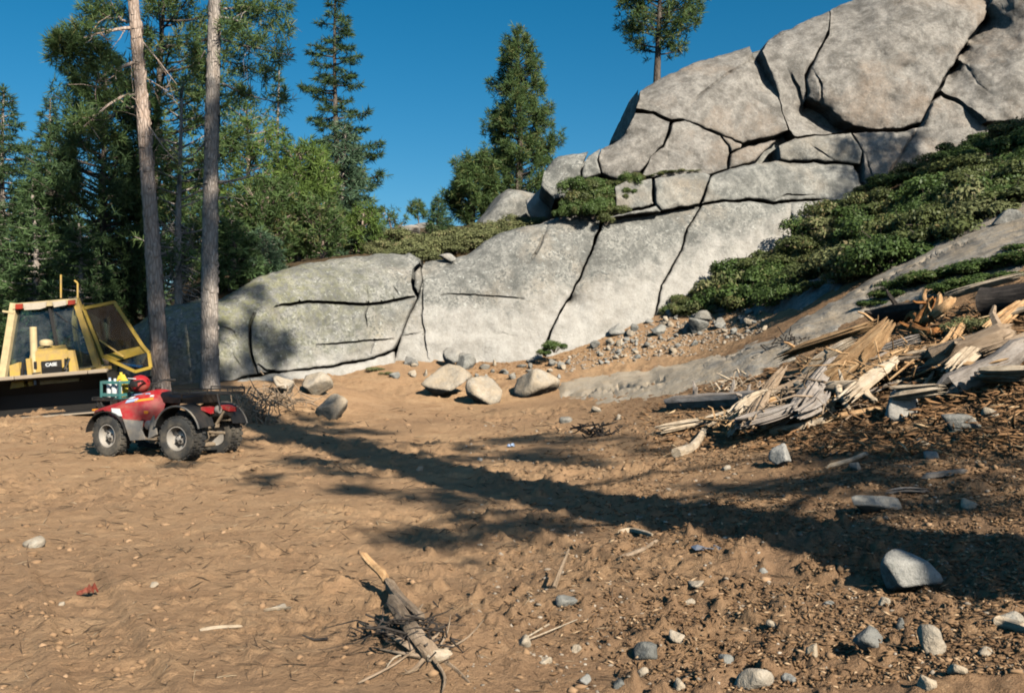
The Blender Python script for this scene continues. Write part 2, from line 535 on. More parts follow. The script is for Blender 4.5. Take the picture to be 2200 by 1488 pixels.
# ------------------------------------------------------------------ granite
def mat_granite(name, dark=(0.15, 0.15, 0.135), light=(0.39, 0.375, 0.33), warm=(0.37, 0.31, 0.235), dirty=0.0, dirtc=(0.40, 0.29, 0.18), palec=((0.31, 0.285, 0.245), (0.49, 0.46, 0.41))):
    m, nt, out = new_mat(name); k = NT(nt)
    p = k.pos()
    a = k.noise(p, 0.45, 5, 0.6, 0.3)
    b = k.noise(p, 2.6, 8, 0.72, 0.2)
    sp = k.noise(p, 13, 5, 0.7)
    gr_ = k.noise(p, 48, 3, 0.6)
    c = k.mix(k.fr(b, 0.38, 0.62), dark, light)
    blot = k.fr(k.noise(p, 1.1, 7, 0.68, 0.6), 0.46, 0.62)
    c = k.mix(k.math('MULTIPLY', blot, 0.7), c, tuple(x * 0.62 for x in dark))
    c = k.mix(k.math('MULTIPLY', k.fr(a, 0.5, 0.72), 0.75), c, warm)
    crisp = k.fr(k.noise(p, 3.4, 11, 0.82, 0.3), 0.525, 0.575)
    c = k.mix(k.math('MULTIPLY', crisp, 0.42), c, tuple(x * 0.7 for x in dark))
    crisp2 = k.fr(k.noise(p, 5.3, 10, 0.8, 0.2), 0.555, 0.60)
    c = k.mix(k.math('MULTIPLY', crisp2, 0.30), c, tuple(min(.6, x * 1.25) for x in light))
    # grey lichen specks, darker where 'lichen' is set
    lich = k.attr('lichen')
    thr = k.math('ADD', sp, k.math('MULTIPLY', k.math('SUBTRACT', b, 0.5), 0.9))
    spots = k.fr(thr, 0.52, 0.62)
    c = k.mix(k.math('MULTIPLY', spots, k.math('ADD', k.math('MULTIPLY', lich, 0.72), 0.18)), c, (0.115, 0.118, 0.108))
    pal = k.fr(k.noise(p, 7, 4, 0.7), 0.60, 0.68)
    c = k.mix(k.math('MULTIPLY', pal, k.math('MULTIPLY', lich, 0.7)), c, (0.50, 0.50, 0.45))
    # green-yellow moss
    moss = k.math('MULTIPLY', k.attr('moss'), k.fr(k.noise(p, 4.2, 6, 0.75), 0.42, 0.62))
    c = k.mix(k.math('MULTIPLY', moss, 0.6), c, (0.27, 0.26, 0.085))
    # freshly uncovered pale foot
    pale = k.attr('pale')
    pf = k.fr(k.math('ADD', pale, k.math('MULTIPLY', k.math('SUBTRACT', k.noise(p, 1.7, 6, 0.7), 0.5), 1.0)), 0.36, 0.62)
    pc = k.mix(k.fr(k.noise(p, 2.4, 9, 0.75), 0.32, 0.6), *palec)
    c = k.mix(k.math('MULTIPLY', pf, 0.76), c, pc)
    # vertical rain streaks
    st = k.fr(k.noise(k.scale(p, (2.6, 2.6, 0.22)), 1.0, 5, 0.65), 0.56, 0.75)
    c = k.mix(k.math('MULTIPLY', st, k.math('ADD', k.math('MULTIPLY', lich, 0.22), 0.08)), c, (0.13, 0.125, 0.115))
    c = k.mix(k.math('MULTIPLY', k.fr(gr_, 0.58, 0.68), 0.35), c, (0.13, 0.13, 0.13))
    if dirty > 0:
        c = k.mix(k.math('MULTIPLY', k.fr(k.noise(p, 3.0, 6, 0.7), 0.4, 0.65), dirty), c, dirtc)
    h = k.math('ADD', k.math('MULTIPLY', b, 1.0), k.math('ADD', k.math('MULTIPLY', sp, 0.30), k.math('MULTIPLY', gr_, 0.08)))
    bp = k.bump(h, 0.65, 0.11)
    k.bsdf(out, c, 0.9, bp, spec=0.15)
    return m
M['granite'] = mat_granite('granite')
M['granite_warm'] = mat_granite('granite_warm', dark=(0.15, 0.137, 0.118), light=(0.365, 0.335, 0.292), warm=(0.32, 0.245, 0.18))
M['stone_dusty'] = mat_granite('stone_dusty', dark=(0.30, 0.25, 0.19), light=(0.52, 0.46, 0.37), dirty=0.7, dirtc=(0.48, 0.37, 0.245), palec=((0.44, 0.36, 0.26), (0.54, 0.455, 0.34)))

def edge_field(P, poly):
    """distance from points P to each edge of a closed outline -> (n, e)"""
    a = poly; b = np.roll(poly, -1, 0)
    ab = b - a
    L2 = (ab ** 2).sum(1) + 1e-9
    t = np.clip(((P[:, None] - a[None]) * ab[None]).sum(2) / L2[None], 0, 1)
    q = a[None] + t[..., None] * ab[None]
    return np.linalg.norm(P[:, None] - q, axis=2)

def inside(P, poly):
    x, y = P[:, 0], P[:, 1]
    r = np.zeros(len(P), bool)
    n = len(poly)
    for i in range(n):
        x0, y0 = poly[i]; x1, y1 = poly[(i + 1) % n]
        c = ((y0 > y) != (y1 > y)) & (x < (x1 - x0) * (y - y0) / (y1 - y0 + 1e-12) + x0)
        r ^= c
    return r

def wobble(P, amp=3.0):
    q = np.column_stack([P, np.zeros(len(P))])
    return P + np.column_stack([fbm(q, 1/26., 3, .55, 5), fbm(q, 1/26., 3, .55, 8)]) * amp

def resample(poly, step, closed=True):
    out = []
    n = len(poly)
    for i in range(n if closed else n - 1):
        a, b = poly[i], poly[(i + 1) % n]
        k = max(1, int(np.linalg.norm(b - a) / step))
        for j in range(k): out.append(a + (b - a) * j / k)
    if not closed: out.append(poly[-1])
    return np.array(out)

def rock_face(name, poly, depth, parent=None, mat=None, gap=1.3, r_top=0.7, r_side=0.12, back=2.5, step=7.0, cracks=(),
              rough=0.10, masks=None, amp=3.0, seed=0, bow=0.0):
    """one block of the outcrop: its outline is given as the photograph shows it, depth(P) says how far away each point of its face lies"""
    poly = resample(np.array(poly, float), step * 0.8)
    poly = wobble(poly, amp)
    # inset by the gap
    nx = np.roll(poly, -1, 0) - np.roll(poly, 1, 0)
    nx /= np.linalg.norm(nx, axis=1)[:, None] + 1e-9
    area = 0.5 * np.sum(poly[:, 0] * np.roll(poly[:, 1], -1) - np.roll(poly[:, 0], -1) * poly[:, 1])
    nrm = np.column_stack([-nx[:, 1], nx[:, 0]]) * (1 if area > 0 else -1)     # inward
    out_up = nrm[:, 1] > 0.55                                                    # edge faces the sky
    gv = gap * .55 * (0.2 + 1.3 * np.clip(fbm(np.column_stack([poly, np.zeros(len(poly))]), 1/55., 3, .6, 12) * .9 + .5, 0, 1.3))
    poly = poly + nrm * gv[:, None]
    pts = [poly]
    lo, hi = poly.min(0), poly.max(0)
    gx, gy = np.meshgrid(np.arange(lo[0], hi[0], step), np.arange(lo[1], hi[1], step))
    g = np.column_stack([gx.ravel(), gy.ravel()])
    g = g + RNG.uniform(-.3, .3, g.shape) * step
    for off in (2.0, 5.0):
        g = np.vstack([g, poly + nrm * off])
    lines = []
    for ln, wd, dp in cracks:
        ln = wobble(resample(np.array(ln, float), step * .6, False), amp * .7)
        lines.append((ln, wd, dp))
        t = np.gradient(ln, axis=0); t /= np.linalg.norm(t, axis=1)[:, None] + 1e-9
        nn = np.column_stack([-t[:, 1], t[:, 0]])
        g = np.vstack([g, ln, ln + nn * wd, ln - nn * wd, ln + nn * wd * .35, ln - nn * wd * .35])
    g = g[inside(g, poly)]
    ed = edge_field(g, poly)
    g = g[ed.min(1) > 1.2]
    pts = np.vstack([poly, g])
    nb = len(poly)
    ed_list = [(i, (i + 1) % nb) for i in range(nb)]
    vo, eo, fo, ov, oe, of = delaunay_2d_cdt([Vector(q) for q in pts], ed_list, [tuple(range(nb)) if area > 0 else tuple(range(nb))[::-1]], 1, 1e-4)
    P = np.array([(v.x, v.y) for v in vo])
    orig = [o[0] if o else -1 for o in ov]
    D = depth(P)
    e = edge_field(P, poly) * D[:, None] / FPX
    up_e = out_up & np.roll(out_up, -1)
    push = np.zeros(len(P))
    for sel, R in ((up_e, r_top), (~up_e, r_side)):
        if sel.any() and R > 0:
            w = e[:, sel].min(1)
            t = np.clip(1 - w / R, 0, 1)
            push = np.maximum(push, R * (1 - np.sqrt(np.maximum(0, 1 - t ** 2))) * (0.9 if R > .45 else .42))
    X = np.column_stack([(P[:, 0] - CX) / FPX * D, D, CAM_H + (CY - P[:, 1]) / FPX * D])
    nz = fbm(X, 0.7, 5, 0.5, 60) * rough - np.abs(fbm(X, 1.6, 4, 0.5, 70)) * rough * 0.6
    for ln, wd, dp in lines:
        dl = line_dist(P, ln)
        ends = np.minimum(np.linalg.norm(P - ln[0], axis=1), np.linalg.norm(P - ln[-1], axis=1))
        push = push + dp * np.clip(1 - dl / wd, 0, 1) ** 0.8 * (0.35 + 0.65 * smooth(0, 40, ends))
    if bow:
        c = (lo + hi) / 2; hs = (hi - lo) / 2
        rr = (((P - c) / hs) ** 2).sum(1)
        push = push + bow * rr
    D2 = D + push - nz
    V = np.column_stack([(P[:, 0] - CX) / FPX * D2, D2, CAM_H + (CY - P[:, 1]) / FPX * D2])
    Fc = [tuple(f) for f in fo]
    # sides running back into the hill
    idx = {o: i for i, o in enumerate(orig) if 0 <= o < nb}
    ring = [idx[i] for i in range(nb) if i in idx]
    n0 = len(V)
    bk = V[ring].copy(); bk[:, 1] += back
    mid = V[ring].copy(); mid[:, 1] += min(0.35, back * .3)
    V = np.vstack([V, mid, bk]); m = len(ring)
    for i in range(m):
        j = (i + 1) % m
        Fc.append((ring[j], ring[i], n0 + i, n0 + j))
        Fc.append((n0 + j, n0 + i, n0 + m + i, n0 + m + j))
    Pf = np.vstack([P, P[ring], P[ring]])
    at = {}
    for key in ('lichen', 'moss', 'pale'):
        at[key] = masks[key](Pf) if masks and key in masks else np.full(len(Pf), 0.25 if key == 'lichen' else 0.0)
    me = bpy.data.meshes.new(name)
    me.from_pydata(V.tolist(), [], Fc); me.update()
    for an, av in at.items():
        a_ = me.attributes.new(an, 'FLOAT', 'POINT'); a_.data.foreach_set('value', np.asarray(av, np.float32))
    import bmesh
    bm = bmesh.new(); bm.from_mesh(me)
    bmesh.ops.recalc_face_normals(bm, faces=bm.faces)
    bm.to_mesh(me); bm.free()
    me.polygons.foreach_set('use_smooth', np.ones(len(me.polygons), bool))
    try: me.set_sharp_from_angle(angle=math.radians(55))
    except Exception: pass
    return add(name, me, mat or M['granite'], parent)

def wall_depth(bias=0.0, lean=0.28, tilt=(0, 0), c=(0, 0)):
    def f(P):
        px, py = P[:, 0], P[:, 1]
        d0 = Dc(px)
        h = np.maximum(-30, np.interp(px, cl_px, cl_yb) - py)
        return d0 + lean * h * d0 / FPX + bias + (px - c[0]) * tilt[0] + (py - c[1]) * tilt[1]
    return f

def m_pale(P):
    yline = np.interp(P[:, 0], [420, 560, 700, 850, 930, 1060, 1180, 1320, 1480, 1620, 1720, 1800], [840, 780, 752, 700, 655, 645, 625, 590, 520, 490, 430, 410])
    return np.clip(0.5 + (P[:, 1] - yline - 18) / 210., 0, 1) * (P[:, 0] < 1800)
def m_lich(P):
    return np.clip(0.95 - 0.0004 * np.maximum(0, P[:, 0] - 1250), 0.2, 1)
def m_moss(P):
    return np.clip(1.0 - (P[:, 0] - 480) / 420., 0, 1) * np.clip(1.1 - np.abs(P[:, 1] - 620) / 260., 0, 1)
WM = {'pale': m_pale, 'lichen': m_lich, 'moss': m_moss}
UM = {'lichen': lambda P: np.full(len(P), 0.22), 'pale': lambda P: 0.2 * np.clip(np.sin(P[:, 0] / 60.) * .5 + .2, 0, 1)}

oc = empty('granite_outcrop', W(1180, 768, 28.4), 0, 'tall pale grey granite outcrop split by dark cracks, rising to the upper corner', 'rock outcrop')
def B(name, poly, **kw):
    o = rock_face(name, poly, **kw)
    o.parent = oc
    o.matrix_parent_inverse = oc.matrix_basis.inverted()
    return o

# the lower wall
B('wall_block', [(250,860),(262,720),(300,690),(345,662),(430,642),(477,640),(535,606),(580,584),(657,565),(740,553),(819,546),(880,543),(902,556),(901,566),(887,581),(882,606),(884,622),(893,638),
    (880,672),(862,718),(842,752),(802,768),(740,780),(665,790),(600,797),(552,803),(470,822),(400,850)],
  depth=wall_depth(0, .3), r_top=1.3, r_side=.10, masks=WM, seed=1, gap=1.1, cracks=[([(592,660),(640,650),(665,648),(738,652),(789,654),(832,650),(892,637)], 4.2, .42), ([(546,676),(537,700),(538,730),(540,760),(551,806)], 4.2, .32),
    ([(789,655),(790,620),(786,590)], 3, .05), ([(470,700),(500,712),(510,726)], 4, .10), ([(845,615),(855,632)], 3.5, .18), ([(500,760),(520,790)], 3, .08), ([(680,742),(759,734),(800,731),(845,727)], 3, .16), ([(788,656),(783,675),(788,700)], 3, .16), ([(803,728),(795,760)], 3, .12), ([(553,785),(572,797),(600,799)], 4, .25)])
B('wall_foot', [(360,870),(400,852),(470,826),(551,807),(600,801),(665,794),(740,784),(802,772),(843,757),(852,795),(700,820),(560,850)],
  depth=wall_depth(-0.12, .5), r_top=.16, r_side=.09, masks=WM, seed=3)
B('wedge_block', [(890,584),(903,572),(905,600),(897,628),(888,618)], depth=wall_depth(-0.02, .28), r_side=.10, r_top=.1, masks=WM, step=5, amp=1.5, gap=1.8)
B('wall_block', [(906,570),(912,562),(950,556),(1000,549),(1040,516),(1100,491),(1178,476),(1230,459),(1275,453),(1289,460),(1291,478),(1268,547),(1242,602),(1204,667),(1180,715),(1163,752),(1172,790),
    (1000,800),(920,795),(846,775),(862,722),(897,638),(906,604)],
  depth=wall_depth(0.0, .3, (-.0006, 0), (1050, 0)), r_top=1.0, r_side=.09, masks=WM, seed=1,
  cracks=[([(1178,480),(1161,525),(1148,548),(1135,568)], 4, .16), ([(906,600),(907,640),(906,679),(917,770)], 2.6, .12), ([(951,634),(1000,633),(1058,636),(1127,643)], 3.0, .09), ([(862,722),(900,716)], 3, .1),
          ([(1060,720),(1080,715),(1110,722)], 3, .05), ([(940,573),(975,566),(1000,560)], 4, .15)])
B('wall_block', [(1297,480),(1302,466),(1330,462),(1419,456),(1504,442),(1476,491),(1464,532),(1440,575),(1420,612),(1405,690),(1330,730),(1250,760),(1175,785),(1168,757),(1184,715),(1208,667),(1246,602),(1272,547)],
  depth=wall_depth(-0.15, .3, (-.0004, 0), (1350, 0)), r_top=.7, r_side=.10, masks=WM, seed=1, gap=1.6, cracks=[([(1330,470),(1348,520)], 4, .05)])
B('wall_block', [(1508,442),(1529,437),(1607,430),(1660,440),(1701,433),(1754,432),(1830,420),(1800,560),(1640,640),(1560,660),(1430,700),(1408,690),(1423,612),(1443,575),(1467,532),(1479,491)],
  depth=wall_depth(-0.1, .32), r_top=.25, r_side=.10, masks=WM, seed=1, cracks=[([(1700,433),(1698,470),(1694,500)], 4, .1)])
# the middle tier
B('ledge_block', [(1324,456),(1320,402),(1348,388),(1402,384),(1404,437),(1378,448)], depth=wall_depth(.25, .22), r_top=.3, r_side=.09, masks=UM, seed=5, gap=2)
B('ledge_block', [(1408,384),(1455,375),(1510,369),(1527,376),(1515,410),(1502,437),(1419,450),(1409,437)], depth=wall_depth(.1, .22), r_top=.35, r_side=.09, masks=UM, seed=5, gap=2)
B('ledge_sliver', [(1300,470),(1325,460),(1378,451),(1408,441),(1418,453),(1330,466)], depth=wall_depth(-.15, .2), r_top=.1, r_side=.1, masks=UM, seed=5, step=5)
B('ledge_block', [(1531,375),(1570,362),(1627,349),(1685,346),(1783,350),(1832,354),(1850,392),(1880,410),(1860,440),(1754,428),(1701,428),(1660,434),(1607,425),(1529,432),(1507,437),(1518,408)],
  depth=wall_depth(.0, .3), r_top=.55, r_side=.11, masks=UM, seed=6, gap=2, cracks=[([(1660,432),(1690,418),(1750,420)], 3, .1)])
B('ledge_block', [(1677,343),(1674,312),(1709,296),(1770,291),(1828,286),(1850,325),(1845,351),(1783,347),(1730,345)], depth=wall_depth(.15, .3), r_top=.35, r_side=.11, masks=UM, seed=7, gap=1.5, bow=.1, cracks=[([(1735,308),(1790,344)], 3, .06)])
# the upper dome
B('dome_block', [(1368,232),(1376,196),(1410,172),(1505,131),(1560,113),(1613,98),(1620,122),(1656,162),(1670,205),(1692,280),(1640,297),(1595,308),(1545,287),(1500,268),(1464,257),(1443,257),(1405,240)],
  depth=wall_depth(.5, .42), r_top=1.6, r_side=.11, masks=UM, mat=M['granite_warm'], seed=8, gap=1.8, cracks=[([(1621,128),(1580,150),(1537,178),(1505,205),(1480,229)], 4.5, .14)])
B('dome_block', [(1313,306),(1330,262),(1352,215),(1372,190),(1368,236),(1360,262),(1345,300)], depth=wall_depth(1.9, .3, (-.06, 0), (1355, 0)), r_top=.5, r_side=.14, masks=UM, seed=9)
B('dome_block', [(1291,371),(1284,345),(1291,322),(1318,309),(1337,292),(1366,243),(1402,247),(1439,262),(1424,311),(1396,340),(1376,370),(1330,385)], depth=wall_depth(.7, .35, (-.004, 0), (1370, 0)), r_top=.5, r_side=.11, masks=UM, mat=M['granite_warm'], seed=10)
B('dome_block', [(1256,352),(1264,334),(1289,319),(1282,345),(1288,372),(1250,385)], depth=wall_depth(1.2, .3, (-.006, 0), (1270, 0)), r_top=.3, r_side=.09, masks=UM, seed=11, step=5)
B('dome_block', [(1160,400),(1166,368),(1182,344),(1205,333),(1262,325),(1254,350),(1246,388),(1222,424),(1192,430)], depth=wall_depth(1.5, .3, (-.004, 0), (1200, 0)), r_top=.5, r_side=.14, masks=WM, seed=12)
B('dome_block', [(1446,264),(1472,259),(1545,290),(1564,313),(1568,328),(1564,362),(1521,376),(1440,384),(1380,380),(1399,335),(1425,315)], depth=wall_depth(.35, .4), r_top=.2, r_side=.09, masks=UM, mat=M['granite_warm'], seed=13, gap=1.8, cracks=[([(1436,290),(1433,360)], 3, .05)])
B('dome_block', [(1548,290),(1594,311),(1592,318),(1572,324),(1565,311)], depth=wall_depth(.3, .4), r_top=.1, r_side=.1, masks=UM, mat=M['granite_warm'], step=5)
B('dome_block', [(1572,328),(1597,318),(1668,300),(1640,328),(1624,347),(1568,362)], depth=wall_depth(.35, .4), r_top=.15, r_side=.15, masks=UM, mat=M['granite_warm'], seed=14, gap=1.6)
B('dome_block', [(1640,110),(1650,86),(1680,65),(1783,23),(1781,66),(1748,128),(1729,160),(1732,214),(1722,236),(1760,262),(1828,284),(1770,289),(1709,293),(1694,280),(1672,205),(1658,160),(1646,135)],
  depth=wall_depth(.45, .42), r_top=1.5, r_side=.22, masks=UM, mat=M['granite_warm'], seed=15, gap=2.0, cracks=[([(1690,150),(1715,190),(1722,230)], 6, .18)])
B('dome_block', [(1786,22),(1850,-10),(1960,-70),(2110,-120),(2140,-20),(2110,45),(2057,119),(2030,170),(2011,202),(1980,266),(1930,277),(1873,279),(1829,275),(1791,241),(1738,212),(1732,172),(1748,135),(1782,74)],
  depth=wall_depth(-.1, .45), r_top=2.4, r_side=.38, masks=UM, mat=M['granite_warm'], seed=16, gap=2.6, bow=.35, rough=.16, cracks=[([(1746,150),(1765,180),(1766,225)], 4, .12)])
B('dome_block', [(2113,45),(2142,-22),(2114,-122),(2300,-160),(2480,-150),(2480,240),(2200,262),(2119,262),(2090,232),(2020,194),(2032,172),(2059,121)],
  depth=wall_depth(-.45, .42), r_top=2.4, r_side=.32, masks=UM, mat=M['granite_warm'], seed=17, gap=2.6, rough=.16, cracks=[([(2068,128),(2100,180),(2125,200)], 4, .05)])
B('dome_block', [(2008,214),(2022,204),(2086,240),(2114,268),(2200,270),(2480,250),(2480,420),(2100,430),(1960,420),(1872,415),(1856,390),(1853,327),(1830,287),(1873,285),(1930,283),(1984,270)],
  depth=wall_depth(.05, .42), r_top=.2, r_side=.11, masks=UM, mat=M['granite_warm'], seed=18, gap=2.0, cracks=[([(2002,222),(1965,285),(1922,352),(1897,405)], 4, .12), ([(1858,330),(1872,380),(1885,408)], 4, .10)])
# the body of the hill behind the joints
B('rock_core', [(270,870),(285,720),(345,680),(480,660),(600,600),(820,565),(900,590),(1000,570),(1100,510),(1290,490),(1290,430),(1200,410),(1230,345),(1300,345),(1372,230),(1420,190),(1600,120),(1700,85),(1800,40),(1960,-40),(2110,-90),(2460,-120),
    (2460,440),(1900,460),(1560,670),(1180,790),(900,800),(560,840)], depth=wall_depth(1.6, .40), r_top=1.2, r_side=.09, back=4, step=22, masks=UM, mat=M['granite'], seed=19)
# ------------------------------------------------------------------ foliage and bark
def mat_leaf(name, dark, light, tip=None, trans=0.3, rough=0.6, scale=1.4):
    m, nt, out = new_mat(name); k = NT(nt)
    t = k.attr('tint')
    n = k.noise(k.pos(), scale, 3, 0.6)
    f = k.math('ADD', k.math('MULTIPLY', t, 0.6), k.math('MULTIPLY', k.fr(n, 0.3, 0.7), 0.4))
    c = k.mix(f, dark, light)
    if tip: c = k.mix(k.fr(t, 0.86, 0.97), c, tip)
    b = k.n('ShaderNodeBsdfPrincipled')
    k.link(c, b.inputs['Base Color']); b.inputs['Roughness'].default_value = rough; b.inputs['Specular IOR Level'].default_value = 0.25
    tr = k.n('ShaderNodeBsdfTranslucent'); k.link(c, tr.inputs['Color'])
    mx = k.n('ShaderNodeMixShader'); mx.inputs[0].default_value = trans
    k.link(b.outputs[0], mx.inputs[1]); k.link(tr.outputs[0], mx.inputs[2]); k.link(mx.outputs[0], out.inputs['Surface'])
    return m
M['fir'] = mat_leaf('fir_needles', (0.040, 0.077, 0.030), (0.144, 0.231, 0.081))
M['fir_dark'] = mat_leaf('dark_fir_needles', (0.031, 0.060, 0.025), (0.111, 0.179, 0.065))
M['fir_blue'] = mat_leaf('blue_fir_needles', (0.054, 0.102, 0.060), (0.174, 0.270, 0.144))
M['pine'] = mat_leaf('pine_needles', (0.044, 0.081, 0.027), (0.156, 0.237, 0.073), (0.213, 0.213, 0.075))
M['pine_bright'] = mat_leaf('bright_pine_needles', (0.063, 0.115, 0.025), (0.213, 0.305, 0.069))
M['manzanita'] = mat_leaf('manzanita_leaves', (0.035, 0.062, 0.016), (0.115, 0.175, 0.045), (0.17, 0.18, 0.065), 0.2, 0.5, 2.2)
M['sage'] = mat_leaf('sage_leaves', (0.10, 0.115, 0.045), (0.25, 0.26, 0.11), (0.33, 0.27, 0.14), 0.25, 0.7)
M['dry_leaf'] = mat_leaf('dry_needles', (0.20, 0.09, 0.03), (0.42, 0.22, 0.07), None, 0.25, 0.7)
M['grey_twig'] = mat_leaf('grey_twigs', (0.13, 0.115, 0.095), (0.30, 0.27, 0.23), None, 0.0, 0.9)

def mat_bark(name, dark, light, grey, sc=1.0):
    m, nt, out = new_mat(name); k = NT(nt)
    p = k.obj()
    v = k.n('ShaderNodeTexVoronoi'); v.feature = 'DISTANCE_TO_EDGE'; v.inputs['Scale'].default_value = 1.0
    k.link(k.scale(p, (15 * sc, 15 * sc, 3.6 * sc)), v.inputs['Vector'])
    cr = k.math('ADD', k.math('MULTIPLY', k.fr(v.outputs['Distance'], 0.0, 0.2), 0.5), 0.5)
    n = k.noise(k.scale(p, (7, 7, 2)), 1.3, 7, 0.7)
    c = k.mix(k.fr(n, 0.3, 0.7), light, grey)
    c = k.mix(cr, dark, c)
    h = k.math('ADD', k.math('MULTIPLY', cr, 0.6), k.math('MULTIPLY', n, 0.5))
    k.bsdf(out, c, 0.95, k.bump(h, 0.8, 0.06), spec=0.08)
    return m
M['bark'] = mat_bark('pine_bark', (0.13, 0.085, 0.06), (0.44, 0.31, 0.225), (0.50, 0.42, 0.36))
M['bark_grey'] = mat_bark('grey_bark', (0.11, 0.095, 0.08), (0.36, 0.29, 0.235), (0.46, 0.41, 0.36), 1.3)
M['bark_dark'] = mat_bark('dark_bark', (0.045, 0.035, 0.028), (0.13, 0.10, 0.075), (0.18, 0.155, 0.13))

def unit(v):
    return v / (np.linalg.norm(v, axis=-1, keepdims=True) + 1e-9)

def blades(C, Dr, n, length, width, keep=0.7, flat=1.0, rng=RNG):
    """n narrow needle-bundle faces at each point of C pointing roughly along Dr"""
    m = len(C)
    c = np.repeat(C, n, 0); d = np.repeat(Dr, n, 0)
    r = rng.normal(size=(m * n, 3)); r[:, 2] *= flat
    v = unit(unit(d) * keep + unit(r))
    L = length * rng.uniform(.55, 1.15, (m * n, 1))
    s = unit(np.cross(v, rng.normal(size=(m * n, 3)))) * width * rng.uniform(.7, 1.3, (m * n, 1))
    b = c + unit(r) * length * 0.10
    V = np.stack([b - s * .35, b + s * .35, b + v * L * .62 + s * .5, b + v * L], 1).reshape(-1, 3)
    i = np.arange(m * n)[:, None] * 4
    Fq = i + np.array([[0, 1, 2, 3]])
    t = np.repeat(rng.uniform(0, 1, m), n)
    t = np.clip(t + rng.normal(0, .12, m * n), 0, 1)
    return V, Fq, np.repeat(t, 4)

def foliage(name, C, Dr, n, length, width, mat, parent, keep=.7, flat=1.0, rng=RNG):
    C = np.asarray(C); Dr = np.asarray(Dr)
    V, Fq, t = blades(C, Dr, n, length, width, keep, flat, rng)
    me = make_mesh(name, V, Fq, False, {'tint': t})
    return add(name, me, mat, parent)

def trunk_tube(mb, H, r0, r1, lean=(0, 0), sides=14, rings=26, seed=0, flare=1.25, wig=0.06):
    rg = np.random.default_rng(seed)
    ph = rg.uniform(0, 6.28, 4)
    rr = []
    for i in range(rings):
        t = i / (rings - 1); z = H * t
        r = r0 + (r1 - r0) * t ** 0.9
        if t < .06: r *= 1 + (flare - 1) * (1 - t / .06) ** 2
        cx = lean[0] * t * H + wig * math.sin(t * 5 + ph[0]) * (t > 0); cy = lean[1] * t * H + wig * math.sin(t * 4 + ph[1])
        ring = []
        for k in range(sides):
            a = 2 * math.pi * k / sides
            q = r * (1 + .06 * math.sin(3 * a + ph[2] + 3 * t) + .05 * rg.uniform(-1, 1))
            ring.append((cx + q * math.cos(a), cy + q * math.sin(a), z))
        rr.append(ring)
    mb.loft(rr)
    return lambda z: (lean[0] * z + wig * math.sin(z / H * 5 + ph[0]), lean[1] * z + wig * math.sin(z / H * 4 + ph[1]))

